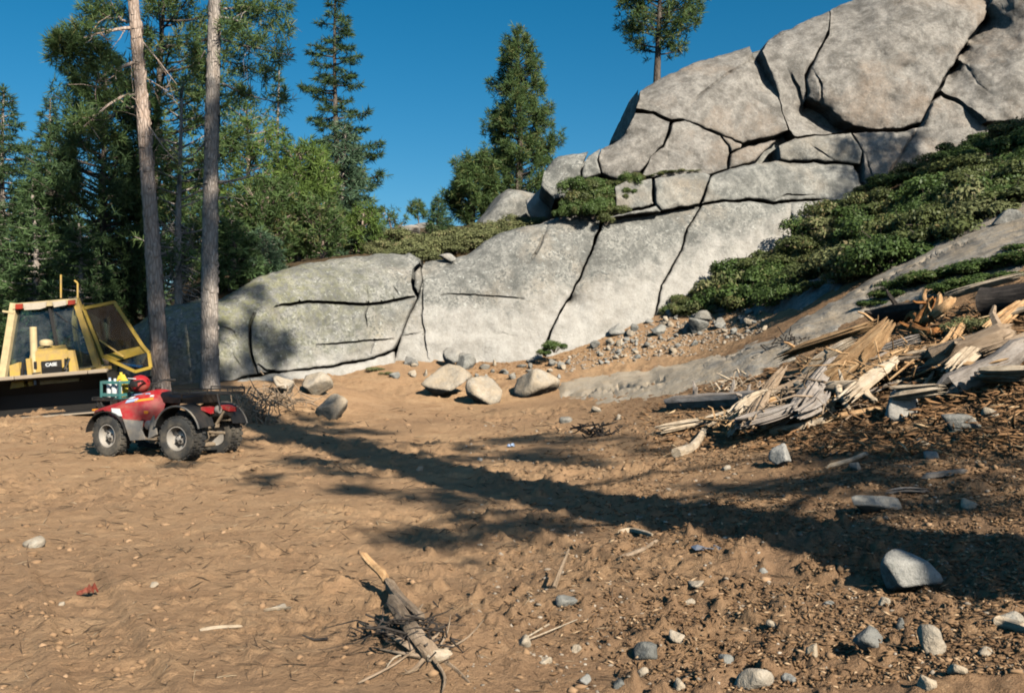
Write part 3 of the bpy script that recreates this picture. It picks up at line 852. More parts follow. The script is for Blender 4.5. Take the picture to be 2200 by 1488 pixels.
def conifer(name, base, H, r0, label, cat='tree', group=None, kind='pine', mat='pine', bark='bark', crown_lo=.3, Lmax=2.0, nb=70, dens=7, tuft=.26, tw=.035, nblade=12,
            lean=(0, 0), seed=1, profile=None, droop=None, gaps=.0, dead=0, top_r=.03, sides=12, side_bias=None):
    rg = np.random.default_rng(seed)
    root = empty(name, base, 0, label, cat, group)
    mb = MB()
    axis = trunk_tube(mb, H, r0, top_r, lean, sides, 24, seed)
    C, Dr = [], []
    if profile is None:
        profile = (lambda t: (1 - t) ** .75 * min(1, .45 + t * 3.5)) if kind == 'fir' else (lambda t: (1 - t ** 2.2) ** .6 * min(1, .55 + 2 * t))
    for i in range(nb):
        t = (i + rg.uniform(-.4, .4)) / nb
        t = min(max(t, 0), .995)
        if rg.uniform() < gaps: continue
        z = H * (crown_lo + (1 - crown_lo) * t)
        az = i * 2.39996 + rg.uniform(-.5, .5)
        L = Lmax * profile(t) * rg.uniform(.55, 1.12) + .12
        if side_bias is not None:
            L *= 1 + side_bias[2] * (math.cos(az) * side_bias[0] + math.sin(az) * side_bias[1])
        L = max(L, .15)
        if kind == 'fir':
            p0 = rg.uniform(-.05, .25) - (.35 * (1 - t) if droop is None else droop); curl = .25
        else:
            p0 = rg.uniform(-.15, .35) + .3 * t; curl = .45
        ax, ay = axis(z)
        pts = []
        for q in np.linspace(0, 1, 5):
            h = L * q
            zz = h * math.tan(p0) * (1 - .35 * q) + curl * L * q * q * .6
            pts.append((ax + math.cos(az) * h, ay + math.sin(az) * h, z + zz))
        rb = min(r0 * .28, .018 + .016 * L)
        mb.tube(pts, [rb * (1 - .75 * q) for q in np.linspace(0, 1, 5)], 4)
        P = np.array(pts)
        out = np.array([math.cos(az), math.sin(az), 0]); sid = np.array([-math.sin(az), math.cos(az), 0])
        m = max(3, int(dens * L * (1.0 + .35 * L)))
        u = rg.uniform(.22 if kind == 'fir' else .38, 1.03, m) ** .8
        pos = np.column_stack([np.interp(u, np.linspace(0, 1, 5), P[:, k]) for k in range(3)])
        lat = rg.uniform(-1, 1, m) * (.42 if kind == 'fir' else .34) * L * np.sqrt(np.clip(1.12 - u, .03, 1))
        pos += sid * lat[:, None]
        if kind == 'fir':
            pos[:, 2] += rg.normal(0, .03, m) - np.abs(lat) * .22
        else:
            pos[:, 2] += rg.normal(0, .10 + .05 * L, m) + .05
        dr = out * .8 + sid * np.sign(lat)[:, None] * .6 + np.array([0, 0, .05 if kind == 'fir' else .45])
        C.append(pos); Dr.append(dr)
        if kind != 'fir':
            for q in range(max(2, m // 6)):
                mb.tube([P[2] * .5 + P[1] * .5 + (P[3] - P[2]) * rg.uniform(0, 1), pos[rg.integers(m)]], [.010, .005], 3, cap=False)
    for i in range(dead):
        z = H * rg.uniform(.12, crown_lo + .25); az = rg.uniform(0, 6.28); L = Lmax * rg.uniform(.3, .8)
        ax, ay = axis(z)
        pts = [(ax + math.cos(az) * L * q, ay + math.sin(az) * L * q, z + L * (-.1 * q - .25 * q * q + rg.uniform(-.05, .05))) for q in (0, .35, .7, 1)]
        mb.tube(pts, [.028, .02, .013, .006], 4)
        for q in range(3):
            b0 = Vector(pts[2]).lerp(Vector(pts[1]), rg.uniform(0, 1)); mb.tube([b0, b0 + Vector(rg.normal(0, .28, 3))], [.009, .004], 3, cap=False)
    # leader
    ax, ay = axis(H)
    C.append(np.array([[ax, ay, H - .25], [ax, ay, H - .05], [ax, ay, H + .1]])); Dr.append(np.array([[0, 0, 1.]] * 3))
    mb.build('trunk', M[bark], root, True)
    foliage('crown', np.vstack(C), np.vstack(Dr), nblade, tuft, tw, M[mat], root, .75 if kind == 'fir' else .55, .55 if kind == 'fir' else 1.0, rg)
    return root

def base_at(px, d):
    x = (px - CX) / FPX * d
    return (x, d, ground_z(x, d) - .08)
def ztop(py, d): return CAM_H + (CY - py) / FPX * d
def tree(px, d, py_top, **kw):
    b = base_at(px, d)
    return conifer(base=b, H=ztop(py_top, d) - b[2], **kw)

GF = 'conifers of the wood beside the dozer'
tree(8, 33, 195, name='fir_tree', r0=.2, label='tall dark fir cut by the picture edge behind the dozer', kind='fir', mat='fir_dark', bark='bark_grey', crown_lo=.06, Lmax=2.5, nb=150, dens=12, seed=11, group=GF, nblade=11)
tree(108, 41, 212, name='fir_tree', r0=.18, label='narrow spire-topped fir standing clear against the sky beyond the dozer', kind='fir', mat='fir_dark', bark='bark_grey', crown_lo=.08, Lmax=2.2, nb=150, dens=12, seed=12, group=GF, nblade=10)
tree(72, 28.5, 385, name='fir_tree', r0=.15, label='shorter green fir directly behind the dozer cab', kind='fir', mat='fir', bark='bark_grey', crown_lo=.1, Lmax=1.5, nb=90, dens=9, seed=13, group=GF)
tree(-60, 30, 300, name='fir_tree', r0=.15, label='fir half out of the picture behind the dozer', kind='fir', mat='fir_dark', bark='bark_grey', crown_lo=.1, Lmax=1.8, nb=90, dens=8, seed=14, group=GF)
tree(168, 27, 480, name='fir_tree', r0=.13, label='young fir with pale lower trunk behind the cab roof', kind='fir', mat='fir_dark', bark='bark_grey', crown_lo=.22, Lmax=1.3, nb=70, dens=9, seed=15, group=GF, dead=12)
tree(222, 30, 120, name='pine_tree', r0=.2, label='dark full pine behind the leaning bare trunk', kind='pine', mat='fir_dark', bark='bark_dark', crown_lo=.18, Lmax=2.1, nb=115, dens=12, seed=16, group=GF, nblade=12)
tree(262, 34, 330, name='fir_tree', r0=.15, label='deep green fir crowding the shade behind the open cab door', kind='fir', mat='fir_dark', bark='bark_dark', crown_lo=.1, Lmax=1.9, nb=110, dens=12, seed=17, group=GF)
tree(322, 31, -150, name='pine_tree', r0=.2, label='tall pine with dark crown between the two bare trunks', kind='pine', mat='pine', bark='bark_dark', crown_lo=.30, Lmax=1.75, nb=90, dens=12, seed=18, group=GF, lean=(.035, 0), side_bias=(1, 0, .5))
tree(386, 26.5, 190, name='dead_pine', r0=.13, label='thin half-dead pine with bare grey twigs between the two bare trunks', kind='pine', mat='pine', bark='bark_grey', crown_lo=.25, Lmax=1.1, nb=60, dens=3.5, seed=19, group=GF, dead=60, gaps=.3)
tree(415, 36, 420, name='fir_tree', r0=.14, label='shaded fir low between the two bare trunks', kind='fir', mat='fir', bark='bark_grey', crown_lo=.06, Lmax=1.7, nb=80, dens=8, seed=20, group=GF)
tree(530, 37, 232, name='pine_tree', r0=.16, label='loose yellowish pine just beyond the upright bare trunk', kind='pine', mat='pine_bright', bark='bark', crown_lo=.25, Lmax=1.7, nb=70, dens=7, seed=21, group=GF)
tree(598, 44, 150, name='fir_tree', r0=.14, label='thin sparse fir with a small dark tip above the green pines', kind='fir', mat='fir', bark='bark_grey', crown_lo=.1, Lmax=1.2, nb=70, dens=5, seed=22, group=GF, gaps=.25)
tree(642, 33.5, 318, name='pine_tree', r0=.14, label='bright green bushy pine left of the tall open fir', kind='pine', mat='pine_bright', bark='bark', crown_lo=.08, Lmax=1.5, nb=90, dens=8.5, seed=23, group=GF)
tree(575, 31.5, 400, name='pine_tree', r0=.12, label='bushy young pine standing over the mossy end of the rock wall', kind='pine', mat='pine', bark='bark', crown_lo=.05, Lmax=1.25, nb=80, dens=8, seed=24, group=GF)
tree(722, 39, -30, name='fir_tree', r0=.17, label='tall open fir with ragged tiers against the blue sky', kind='fir', mat='fir_dark', bark='bark_dark', crown_lo=.10, Lmax=2.35, nb=120, dens=12, seed=25, group=GF, gaps=.16, droop=.12, profile=lambda t: (1 - t) ** .62 * (.72 + .28 * math.sin(t * 47)))
tree(738, 35, 268, name='fir_tree', r0=.14, label='full blue-green fir at the edge of the open sky', kind='fir', mat='fir_blue', bark='bark_grey', crown_lo=.04, Lmax=1.45, nb=110, dens=10, seed=26, group=GF, profile=lambda t: (1 - t) ** .55 * min(1, .6 + 2 * t))
tree(560, 29.0, 500, name='fir_tree', r0=.07, label='small blue-green fir leaning over the mossy rock', kind='fir', mat='fir_blue', bark='bark_grey', crown_lo=.03, Lmax=.9, nb=60, dens=12, seed=27, group=GF, tuft=.2, tw=.03)
tree(498, 28.2, 470, name='fir_tree', r0=.08, label='low shaded fir whose boughs hang over the rock beside the trunk', kind='fir', mat='fir', bark='bark_grey', crown_lo=.03, Lmax=1.25, nb=60, dens=10, seed=28, group=GF, tuft=.22)
tree(690, 32.0, 440, name='pine_tree', r0=.07, label='small round pine at the foot of the blue-green fir', kind='pine', mat='pine', bark='bark', crown_lo=.05, Lmax=.95, nb=60, dens=9, seed=29, group=GF, tuft=.2)
tree(782, 34.5, 455, name='pine_tree', r0=.06, label='young green pine where the wood meets the sky gap', kind='pine', mat='pine_bright', bark='bark', crown_lo=.05, Lmax=.75, nb=50, dens=9, seed=30, group=GF, tuft=.2)
tree(838, 36, 462, name='pine_sapling', r0=.035, label='spindly pine sapling alone in the sky gap', kind='pine', mat='pine', bark='bark', crown_lo=.1, Lmax=.6, nb=26, dens=6, seed=31, tuft=.18)
for i, (px, d, py) in enumerate([(-30, 52, 330), (45, 50, 420), (150, 52, 400), (205, 47, 470), (290, 50, 380), (350, 55, 330), (440, 52, 330), (500, 55, 420), (660, 52, 430), (-110, 42, 250)]):
    tree(px, d, py, name='fir_tree', r0=.16, label='dark fir deep in the wood, mostly hidden by nearer trees', kind='fir', mat='fir_dark', bark='bark_dark', crown_lo=.04, Lmax=2.2, nb=75, dens=6, seed=100 + i, group='firs deep in the wood', tuft=.36, tw=.06, nblade=9)

# trees on the outcrop
tree(1112, 43, 66, name='pine_tree', r0=.2, label='tall full pine on the skyline in the middle of the picture', kind='pine', mat='pine', bark='bark_dark', crown_lo=.06, Lmax=1.95, nb=115, dens=16, seed=41, lean=(.012, 0),
     profile=lambda t: (.84 + .16 * math.sin(t * 31 + 1)) * (1 - t ** 1.5) ** .8 * min(1, .8 + t) + .05, nblade=13)
tree(1018, 42, 345, name='pine_tree', r0=.12, label='low rounded pine leaning against the tall skyline pine', kind='pine', mat='pine', bark='bark_dark', crown_lo=.04, Lmax=1.25, nb=70, dens=19, seed=42)
tree(940, 56, 425, name='fir_tree', r0=.09, label='small pointed conifer in the sky gap beside the low rounded pine', kind='fir', mat='fir', bark='bark_dark', crown_lo=.05, Lmax=.95, nb=60, dens=9, seed=43)
tree(898, 85, 436, name='pine_sapling', r0=.06, label='tiny far pine on a bare stem in the sky gap', kind='pine', mat='pine', bark='bark_dark', crown_lo=.35, Lmax=.8, nb=26, dens=6, seed=44, tuft=.35, tw=.06)
tree(1412, 41.5, -130, name='pine_tree', r0=.24, label='pine on the crest of the outcrop, its top cut off by the picture', kind='pine', mat='pine', bark='bark_dark', crown_lo=.49, Lmax=2.0, nb=60, dens=13, seed=45, lean=(.008, 0), gaps=.1, nblade=13)

# the two bare trunks by the dozer
def polyW(pts, d): return [W(x, y, d + dd) for x, y, dd in pts]
def near_trunk(pxs, d, r0, r1, label, limbs, mat, seed, clumps):
    (xb, yb), (xt, yt) = pxs
    b = Vector(W(xb, yb, d)); b.z = ground_z(b.x, b.y) - .1
    tp = Vector(W(xt, yt, d))
    H = (tp.z - b.z) * 1.45
    lean = ((tp.x - b.x) / (tp.z - b.z), 0)
    root = empty('pine_tree', b, 0, label, 'tree')
    mb = MB(); axis = trunk_tube(mb, H, r0, r1, lean, 20, 70, seed, 1.2, .04)
    rg = np.random.default_rng(seed)
    # flakes of bark standing proud
    for q in range(260):
        z = rg.uniform(.1, H * .8); a = rg.uniform(0, 6.28); r = (r0 + (r1 - r0) * z / H) * 1.01
        ax, ay = axis(z); c = Vector((ax + r * math.cos(a), ay + r * math.sin(a), z))
        t = Vector((-math.sin(a), math.cos(a), 0)); w, h = rg.uniform(.03, .07), rg.uniform(.06, .2)
        o = Vector((math.cos(a), math.sin(a), 0)) * rg.uniform(.008, .025)
        mb.put([c - t * w, c + t * w, c + t * w * .8 + Vector((0, 0, h)), c - t * w * .7 + Vector((0, 0, h)), c + o + Vector((0, 0, h * .3)), c + o + Vector((0, 0, h * .7))],
               [(0, 1, 4), (1, 2, 5, 4), (2, 3, 5), (3, 0, 4, 5)])
    mb.build('trunk', M[mat], root, True)
    C, Dr = [], []
    for ln, rad in limbs:
        pts = [Vector(q) - b for q in ln]
        lm = MB(); n = len(pts)
        lm.tube(pts, [rad * (1 - .75 * i / (n - 1)) for i in range(n)], 7)
        for i in range(1, n):
            for q in range(3):
                p0 = pts[i - 1].lerp(pts[i], rg.uniform(.2, 1)); p1 = p0 + Vector(rg.normal(0, .28, 3)) + (pts[i] - pts[i - 1]) * .3
                lm.tube([p0, (p0 + p1) / 2 + Vector(rg.normal(0, .04, 3)), p1], [rad * .28, rad * .2, rad * .08], 4)
        lm.build('limb', M[mat], root, True)
    for (x, y, dd, rx, ry, n) in clumps:
        c = np.array(Vector(W(x, y, d + dd)) - b)
        s = d / FPX
        q = rg.normal(0, .5, (n, 3)); q /= np.maximum(1, np.linalg.norm(q, axis=1))[:, None]
        C.append(c + q * np.array([rx * s, rx * s, ry * s])); Dr.append(unit(q) + np.array([0, 0, .5]))
    if C:
        foliage('crown', np.vstack(C), np.vstack(Dr), 13, .22, .024, M['pine'], root, .5, 1.0, rg)
    return root
L1 = lambda pts, r: (polyW(pts, 22.8), r)
near_trunk(((348, 852), (288, 0)), 22.8, .205, .085, 'bare pale trunk leaning over beside the open cab door', [
    L1([(291,60,0),(262,62,-.2),(238,66,-.5),(205,74,-.8),(170,84,-1)], .05), L1([(292,52,0),(262,44,.3),(245,24,.6),(232,4,.8)], .035), L1([(293,132,0),(268,142,-.3),(226,158,-.5),(207,180,-.6),(204,205,-.7)], .045),
    L1([(296,204,0),(262,208,-.3),(232,226,-.6),(205,250,-.8),(180,272,-1)], .045), L1([(297,230,0),(268,232,.3),(240,252,.5),(200,290,.8),(165,312,1)], .04), L1([(302,85,0),(340,130,-.3),(380,182,-.5)], .02),
    L1([(303,250,0),(330,285,-.2),(352,318,-.4),(372,340,-.6)], .022), L1([(300,160,0),(330,178,.3),(362,196,.6)], .02)], 'bark', 51,
    [(150,110,-1,42,40,110),(185,80,-.8,45,36,90),(135,95,-1,30,22,60),(205,28,.8,40,30,70),(185,185,-.6,40,30,50),(235,215,-.4,36,24,40),(215,120,-.5,35,25,40),(190,262,-.8,40,24,60),(170,300,1,40,30,50),(240,30,.5,40,30,50),(225,290,.5,36,22,40),(250,170,-.3,30,26,30)])
L2 = lambda pts, r: (polyW(pts, 23.85), r)
near_trunk(((455, 852), (458, 0)), 23.85, .215, .115, 'straight upright bare trunk standing against the rock wall', [
    L2([(475,38,0),(500,42,-.2),(525,50,-.3)], .04), L2([(478,85,0),(520,98,-.3),(560,105,-.5),(600,115,-.6),(630,120,-.7)], .03), L2([(478,180,0),(520,200,-.2),(560,212,-.4),(610,222,-.6)], .03),
    L2([(470,392,0),(500,388,-.2),(540,380,-.4)], .045), L2([(472,425,0),(500,424,-.2)], .035), L2([(520,386,-.3),(535,372,-.3),(538,358,-.3)], .015), L2([(478,130,0),(520,140,.3),(570,160,.5)], .02),
    L2([(440,110,0),(425,140,.2),(415,150,.3)], .02), L2([(445,300,0),(420,330,.2),(395,340,.3),(370,330,.4)], .022), L2([(478,20,0),(530,15,.2),(590,25,.4)], .03)], 'bark_grey', 52,
    [(520,20,.2,45,22,60),(565,30,.3,40,26,50),(600,60,-.4,28,36,30),(540,90,-.4,40,22,45),(590,115,-.5,34,22,40),(500,130,.1,34,22,35),(560,160,.4,40,18,40),(530,205,-.2,34,16,30),(600,215,-.5,36,20,22),(505,60,-.2,30,20,35),(610,15,.3,26,26,25),(430,160,.2,26,30,40),(420,120,.3,20,24,30)])

# the big pine behind the photographer whose shadow lies across the clearing
SX, SY = 8.08, -2.3
rg = np.random.default_rng(61)
bp_ = Vector((SX, SY, ground_z(SX, SY) - .1))
big = empty('pine_tree', bp_, 0, 'giant pine out of view whose long trunk shadow crosses the dirt', 'tree')
mb = MB(); trunk_tube(mb, 37, .74, .10, (0, 0), 22, 40, 61, 1.2, .05)
C, Dr = [], []
for i in range(62):
    z = rg.uniform(8, 18) if i < 28 else rg.uniform(22, 37)
    az = rg.uniform(0, 6.28); L = rg.uniform(1.6, 3.6) if z < 22 else rg.uniform(1.5, 3.4) * min(1, (38.5 - z) / 10)
    pts = [(math.cos(az) * L * q, math.sin(az) * L * q, z + L * (.1 * q - .25 * q * q)) for q in (0, .3, .65, 1)]
    mb.tube(pts, [.07, .05, .035, .015], 5)
    for q in range(int(5 * L) if z > 22 else int(1.3 * L) + 1):
        u = rg.uniform(.5, 1.05); p = np.array(pts[3]) * u + np.array(pts[0]) * (1 - u)
        p = p + rg.normal(0, .3, 3) * np.array([1, 1, .5])
        k = 13
        C.append(p + rg.normal(0, .13, (k, 3))); Dr.append(rg.normal(0, 1, (k, 3)) + np.array([0, 0, .4]))
for i in range(16):
    z = rg.uniform(20.5, 26); az = math.radians(211) + rg.uniform(-.7, .7); L = rg.uniform(1.3, 2.6)
    pts = [(math.cos(az) * L * q, math.sin(az) * L * q, z + L * (.1 * q - .25 * q * q)) for q in (0, .3, .65, 1)]
    mb.tube(pts, [.06, .05, .035, .015], 5)
    for q in range(int(6 * L)):
        u = rg.uniform(.25, 1.05); p = np.array(pts[3]) * u + np.array(pts[0]) * (1 - u) + rg.normal(0, .25, 3)
        C.append(p + rg.normal(0, .12, (7, 3))); Dr.append(rg.normal(0, 1, (7, 3)))
mb.build('trunk', M['bark'], big, True)
foliage('crown', np.vstack(C), np.vstack(Dr), 10, .26, .035, M['pine'], big, .4, 1.0, rg)

# a pine out of view on the right that shades the far end of the thicket
b_ = (23.6, 12.8, ground_z(23.6, 12.8) - .1)
conifer(name='pine_tree', base=b_, H=19, r0=.3, label='pine out of view on the slope that shades the far end of the thicket', kind='pine', mat='pine', bark='bark', crown_lo=.28, Lmax=3.4, nb=70, dens=6, seed=46, tuft=.4, tw=.07, nblade=10)

# ------------------------------------------------------------------ shrubs
def shrub_mesh(seed, n=2600, rx=1.0, rz=.62, lumps=9, leaf=.075):
    rg = np.random.default_rng(seed)
    cs = []
    for i in range(lumps):
        a = rg.uniform(0, 6.28); r = rg.uniform(.0, .75) ** .8
        cs.append((r * math.cos(a) * rx, r * math.sin(a) * rx, rz * rg.uniform(.35, .75) * (1.1 - r * .6), rg.uniform(.22, .42) * rx))
    cs = np.array(cs)
    k = rg.integers(0, lumps, n)
    v = unit(rg.normal(size=(n, 3)))
    v[:, 2] = np.abs(v[:, 2]) * np.where(rg.uniform(size=n) < .82, 1, -1)
    rad = cs[k, 3] * rg.uniform(.55, 1.12, n)
    P = cs[k, :3] + v * rad[:, None] * np.array([1, 1, .8])
    P[:, 2] = np.maximum(P[:, 2], .02)
    nrm = unit(v + rg.normal(0, .55, (n, 3)) + np.array([0, 0, .25]))
    t1 = unit(np.cross(nrm, rg.normal(size=(n, 3)))); t2 = np.cross(nrm, t1)
    s = leaf * rg.uniform(.6, 1.25, (n, 1))
    V = np.stack([P - t1 * s, P + t2 * s * .55, P + t1 * s, P - t2 * s * .55], 1).reshape(-1, 3)
    t = np.clip(rg.uniform(0, 1, lumps)[k] * .6 + rg.uniform(0, .45, n), 0, 1)
    Fq = np.arange(n)[:, None] * 4 + np.array([[0, 1, 2, 3]])
    me = make_mesh('leaves', V, Fq, False, {'tint': np.repeat(t, 4)})
    mb = MB()
    for c in cs:
        p = Vector((c[0], c[1], c[2]))
        mb.tube([(c[0] * .12, c[1] * .12, -.15), (c[0] * .5, c[1] * .5, c[2] * .55), p], [.035, .022, .010], 4)
        for q in range(4):
            e = p + Vector(rg.normal(0, .16, 3)); mb.tube([p * .85, e], [.010, .004], 3, cap=False)
    return me, mb
def shrub_kinds(mat, seeds, **kw):
    out = []
    for s_ in seeds:
        me, mb = shrub_mesh(s_, **kw)
        me.materials.append(M[mat])
        st = mb.build('stems', M['bark_dark'], None, True); sm = st.data
        bpy.data.objects.remove(st)
        out.append((me, sm))
    return out
def put_shrub(name, kind, loc, s, rz, label, group=None, sz=1.0):
    o = empty(name, loc, rz, label, 'shrub', group); o.scale = (s, s, s * sz)
    add('leaves', kind[0], None, o); add('stem', kind[1], None, o)
    return o
MZ = shrub_kinds('manzanita', (1, 2, 3, 4), n=6500, leaf=.046)
M['manzanita_olive'] = mat_leaf('olive_manzanita_leaves', (0.055, 0.07, 0.022), (0.155, 0.18, 0.06), (0.24, 0.19, 0.08), 0.2, 0.5, 2.2)
MO = shrub_kinds('manzanita_olive', (5, 6, 7), n=5200, leaf=.045, rz=.55)
SG = shrub_kinds('sage', (11, 12, 13), n=2600, rz=.5, leaf=.05)
rg = np.random.default_rng(71)
def band(n, upper, lower, xr, dfun):
    out = []
    ux, uy = np.array(upper).T; lx, ly = np.array(lower).T
    for i in range(n):
        x = xr[0] + (xr[1] - xr[0]) * ((i * .61803) % 1.0); t = ((i * .7548) % 1.0)
        y = np.interp(x, ux, uy) * (1 - t) + np.interp(x, lx, ly) * t
        out.append((x, y, dfun(x, t)))
    return out
UP = [(1430,648),(1560,585),(1640,552),(1700,505),(1800,440),(1960,408),(2100,345),(2200,290),(2400,200)]
LO = [(1430,672),(1600,652),(1830,608),(1900,578),(2000,530),(2200,450),(2400,360)]
def zone(x):
    return ('at the low tip of the thicket by the rubble' if x < 1570 else 'in the thicket against the pale foot of the wall' if x < 1760 else 'in the thicket below the ledge blocks' if x < 1950 else
            'in the thicket under the great dome' if x < 2110 else 'where the thicket meets the picture edge')
for i, (x, y, d) in enumerate(band(128, UP, LO, (1436, 2300), lambda x, t: 0)):
    s = rg.uniform(.6, 1.25) * (.55 if x < 1560 else 1.0)
    X = hit(x, y + (16 if x > 1560 else 8), 12, 45)
    if X.y > 31 or X.y < 20.5: continue
    dry = i % 7 == 3
    put_shrub('manzanita_bush', (MZ + MO)[(i * 5) % 7] if not dry else SG[i % 3], (X.x, X.y, X.z - .1 * s), s, rg.uniform(0, 6.28), ('olive-grey low bush ' if dry else 'dense green manzanita bush ') + zone(x), 'manzanita thicket under the dome', rg.uniform(.6, 1.25))
for i in range(16):
    x = 1815 + i * 24; y = np.interp(x, *np.array(UP).T) - 16 - 14 * (i % 2)
    X = hit(x, y, 12, 45)
    if 20 < X.y < 40: put_shrub('manzanita_bush', (MO + MZ)[i % 7], (X.x, X.y, X.z - .1), rg.uniform(.6, .95), i, 'green bush along the top of the thicket against the dome foot', 'bushes along the top of the thicket', rg.uniform(.6, 1.0))
bpy.context.view_layer.update()
DG = bpy.context.evaluated_depsgraph_get()
def on_rock(px, py):
    r = Vector(((px - CX) / FPX, 1, (CY - py) / FPX)).normalized()
    ok, loc, nrm, _i, ob, _m = SC.ray_cast(DG, Vector((0, 0, CAM_H)) + r * 15, r)
    return loc if ok else Vector(W(px, py, 31))
for i, (x, y, d, s) in enumerate([(1205,450,29.9,.40),(1228,446,29.9,.46),(1252,448,29.8,.46),(1278,452,29.7,.44),(1300,455,29.6,.36),(1222,430,30.3,.5),(1248,425,30.3,.55),(1275,428,30.2,.55),(1302,432,30.1,.5),(1325,440,30.0,.42),(1240,405,30.7,.5),(1265,400,30.7,.58),(1295,405,30.6,.55),(1322,412,30.4,.5),
        (1262,382,31.0,.5),(1292,380,31.0,.55),(1322,385,30.9,.5),(1345,380,30.9,.42),(1368,374,30.8,.36),(1345,405,30.4,.36)]):
    X = Vector(W(x + rg.uniform(-9, 9), y + 20 + rg.uniform(-9, 9), d + rg.uniform(-.15, .15)))
    put_shrub('manzanita_bush', (MZ + MO)[(i * 3) % 7], X, s * rg.uniform(.7, 1.15), rg.uniform(0, 6.28), 'green bush in the ' + ('lower' if y > 420 else 'upper') + ' part of the clump on the ledge halfway up the outcrop', 'bushes on the ledge', rg.uniform(1.0, 1.6))
for i, (x, y, s) in enumerate([(1395,372,.3),(1415,368,.34),(1440,364,.36),(1465,361,.36),(1490,361,.28)]):
    X = on_rock(x, y + 6)
    put_shrub('mat_shrub', (MO + SG)[i % 6], X + Vector((0, .05, -.05)), s, rg.uniform(0, 6.28), 'low olive mat of shrub along the top of the ledge block', 'shrub mat on the ledge block', .55)
sg = [(838,548,31.0,.5),(860,540,31.2,.5),(885,532,31.2,.62),(905,540,30.6,.6),(925,548,30.2,.42),(935,525,31.4,.6),(960,520,31.6,.6),(985,518,31.6,.6),(1010,508,32,.6),(1035,503,32,.55),(1060,496,32.4,.55),(1085,490,32.6,.5),(1110,482,32.8,.5),(1135,476,33,.42),(1158,470,33.2,.35),(820,528,33,.6),(850,505,36,.7),(808,540,32,.5),(975,530,31.0,.4),(872,528,33,.6),(912,518,34,.6),(948,508,35,.6),(990,500,35,.6),(1030,490,35,.6),(1070,482,35,.5),(1110,470,35,.5),(920,535,31.5,.5),(1000,522,31.2,.5),(1050,505,31.8,.5)]
for i, (x, y, d, s) in enumerate(sg):
    X = W(x, y + 12, d)
    put_shrub('sagebrush', SG[i % 3], X, s * 1.45, rg.uniform(0, 6.28), 'grey-green sagebrush in the strip along the rim of the wall', 'sagebrush along the rim', .8)
for i, (x, y, s, lb) in enumerate([(1192,738,.42,'small leafy shrub rooted at the foot of the long slanting crack'),(1172,748,.25,'tiny leafy sprig beside the shrub under the slanting crack')]):
    X = W(x, y + 14, 27.6 if i == 0 else 27.5)
    put_shrub('small_shrub', MZ[1], X, s, i, lb)
for i, (x, y, s, lb) in enumerate([(802,790,.35,'green tuft of plants in the dirt below the end of the plinth'),(830,798,.25,'smaller green tuft below the end of the plinth')]):
    put_shrub('ground_plant', SG[0], hit(x, y + 6), s, i, lb, None, .6)
# ------------------------------------------------------------------ paints
M['yellow'] = mat_plain('yellow_paint', (0.58, 0.38, 0.09), 0.6, 0, 0.85, (0.34, 0.24, 0.14))
M['yellow_door'] = mat_plain('door_paint', (0.50, 0.33, 0.05), 0.5, 0, 0.45, (0.32, 0.22, 0.11))
M['cream'] = mat_plain('faded_cream', (0.60, 0.47, 0.25), 0.6, 0, 0.5)
M['steel_dark'] = mat_plain('worn_dark_steel', (0.03, 0.028, 0.026), 0.6, 0.3, 0.3, (0.05, 0.04, 0.03))
M['steel_edge'] = mat_plain('scoured_edge', (0.42, 0.34, 0.25), 0.6, 0.2, 0.6, (0.36, 0.25, 0.15))
M['black'] = mat_plain('black_plastic', (0.018, 0.018, 0.018), 0.5, 0, 0.25, (0.12, 0.09, 0.06))
M['black_seat'] = mat_plain('black_vinyl', (0.012, 0.012, 0.013), 0.45, 0, 0.2)
M['rubber'] = mat_plain('dusty_rubber', (0.04, 0.04, 0.038), 0.85, 0, 0.9, (0.22, 0.18, 0.13), 5)
M['rim'] = mat_plain('pale_rim', (0.52, 0.48, 0.42), 0.5, 0.3, 0.6, (0.36, 0.28, 0.20))
M['visor'] = mat_plain('dusty_visor', (0.55, 0.47, 0.36), 0.6, 0, 0.5)
M['red'] = mat_plain('red_plastic', (0.36, 0.016, 0.02), 0.42, 0, 0.75, (0.30, 0.15, 0.10), 7)
M['red_lamp'] = mat_plain('red_lens', (0.36, 0.04, 0.02), 0.3, 0, 0.2)
M['orange'] = mat_plain('orange_lens', (0.72, 0.26, 0.02), 0.3, 0, 0.2)
M['white'] = mat_plain('white_plastic', (0.70, 0.70, 0.68), 0.5, 0, 0.25)
M['blue_pale'] = mat_plain('pale_blue_print', (0.34, 0.45, 0.62), 0.5, 0, 0.2)
M['yellow_plastic'] = mat_plain('yellow_plastic', (0.75, 0.56, 0.06), 0.45, 0, 0.2)
M['teal'] = mat_plain('teal_crate', (0.05, 0.19, 0.18), 0.5, 0, 0.3)
M['mud'] = mat_plain('mud_caked_steel', (0.22, 0.165, 0.11), 0.9, 0, 0.8, (0.34, 0.25, 0.16), 14)
M['flap'] = mat_plain('dusty_grey_plastic', (0.16, 0.15, 0.135), 0.8, 0, 0.8, (0.36, 0.29, 0.21))
M['silver'] = mat_plain('dusty_metal', (0.55, 0.53, 0.5), 0.4, 0.6, 0.4)
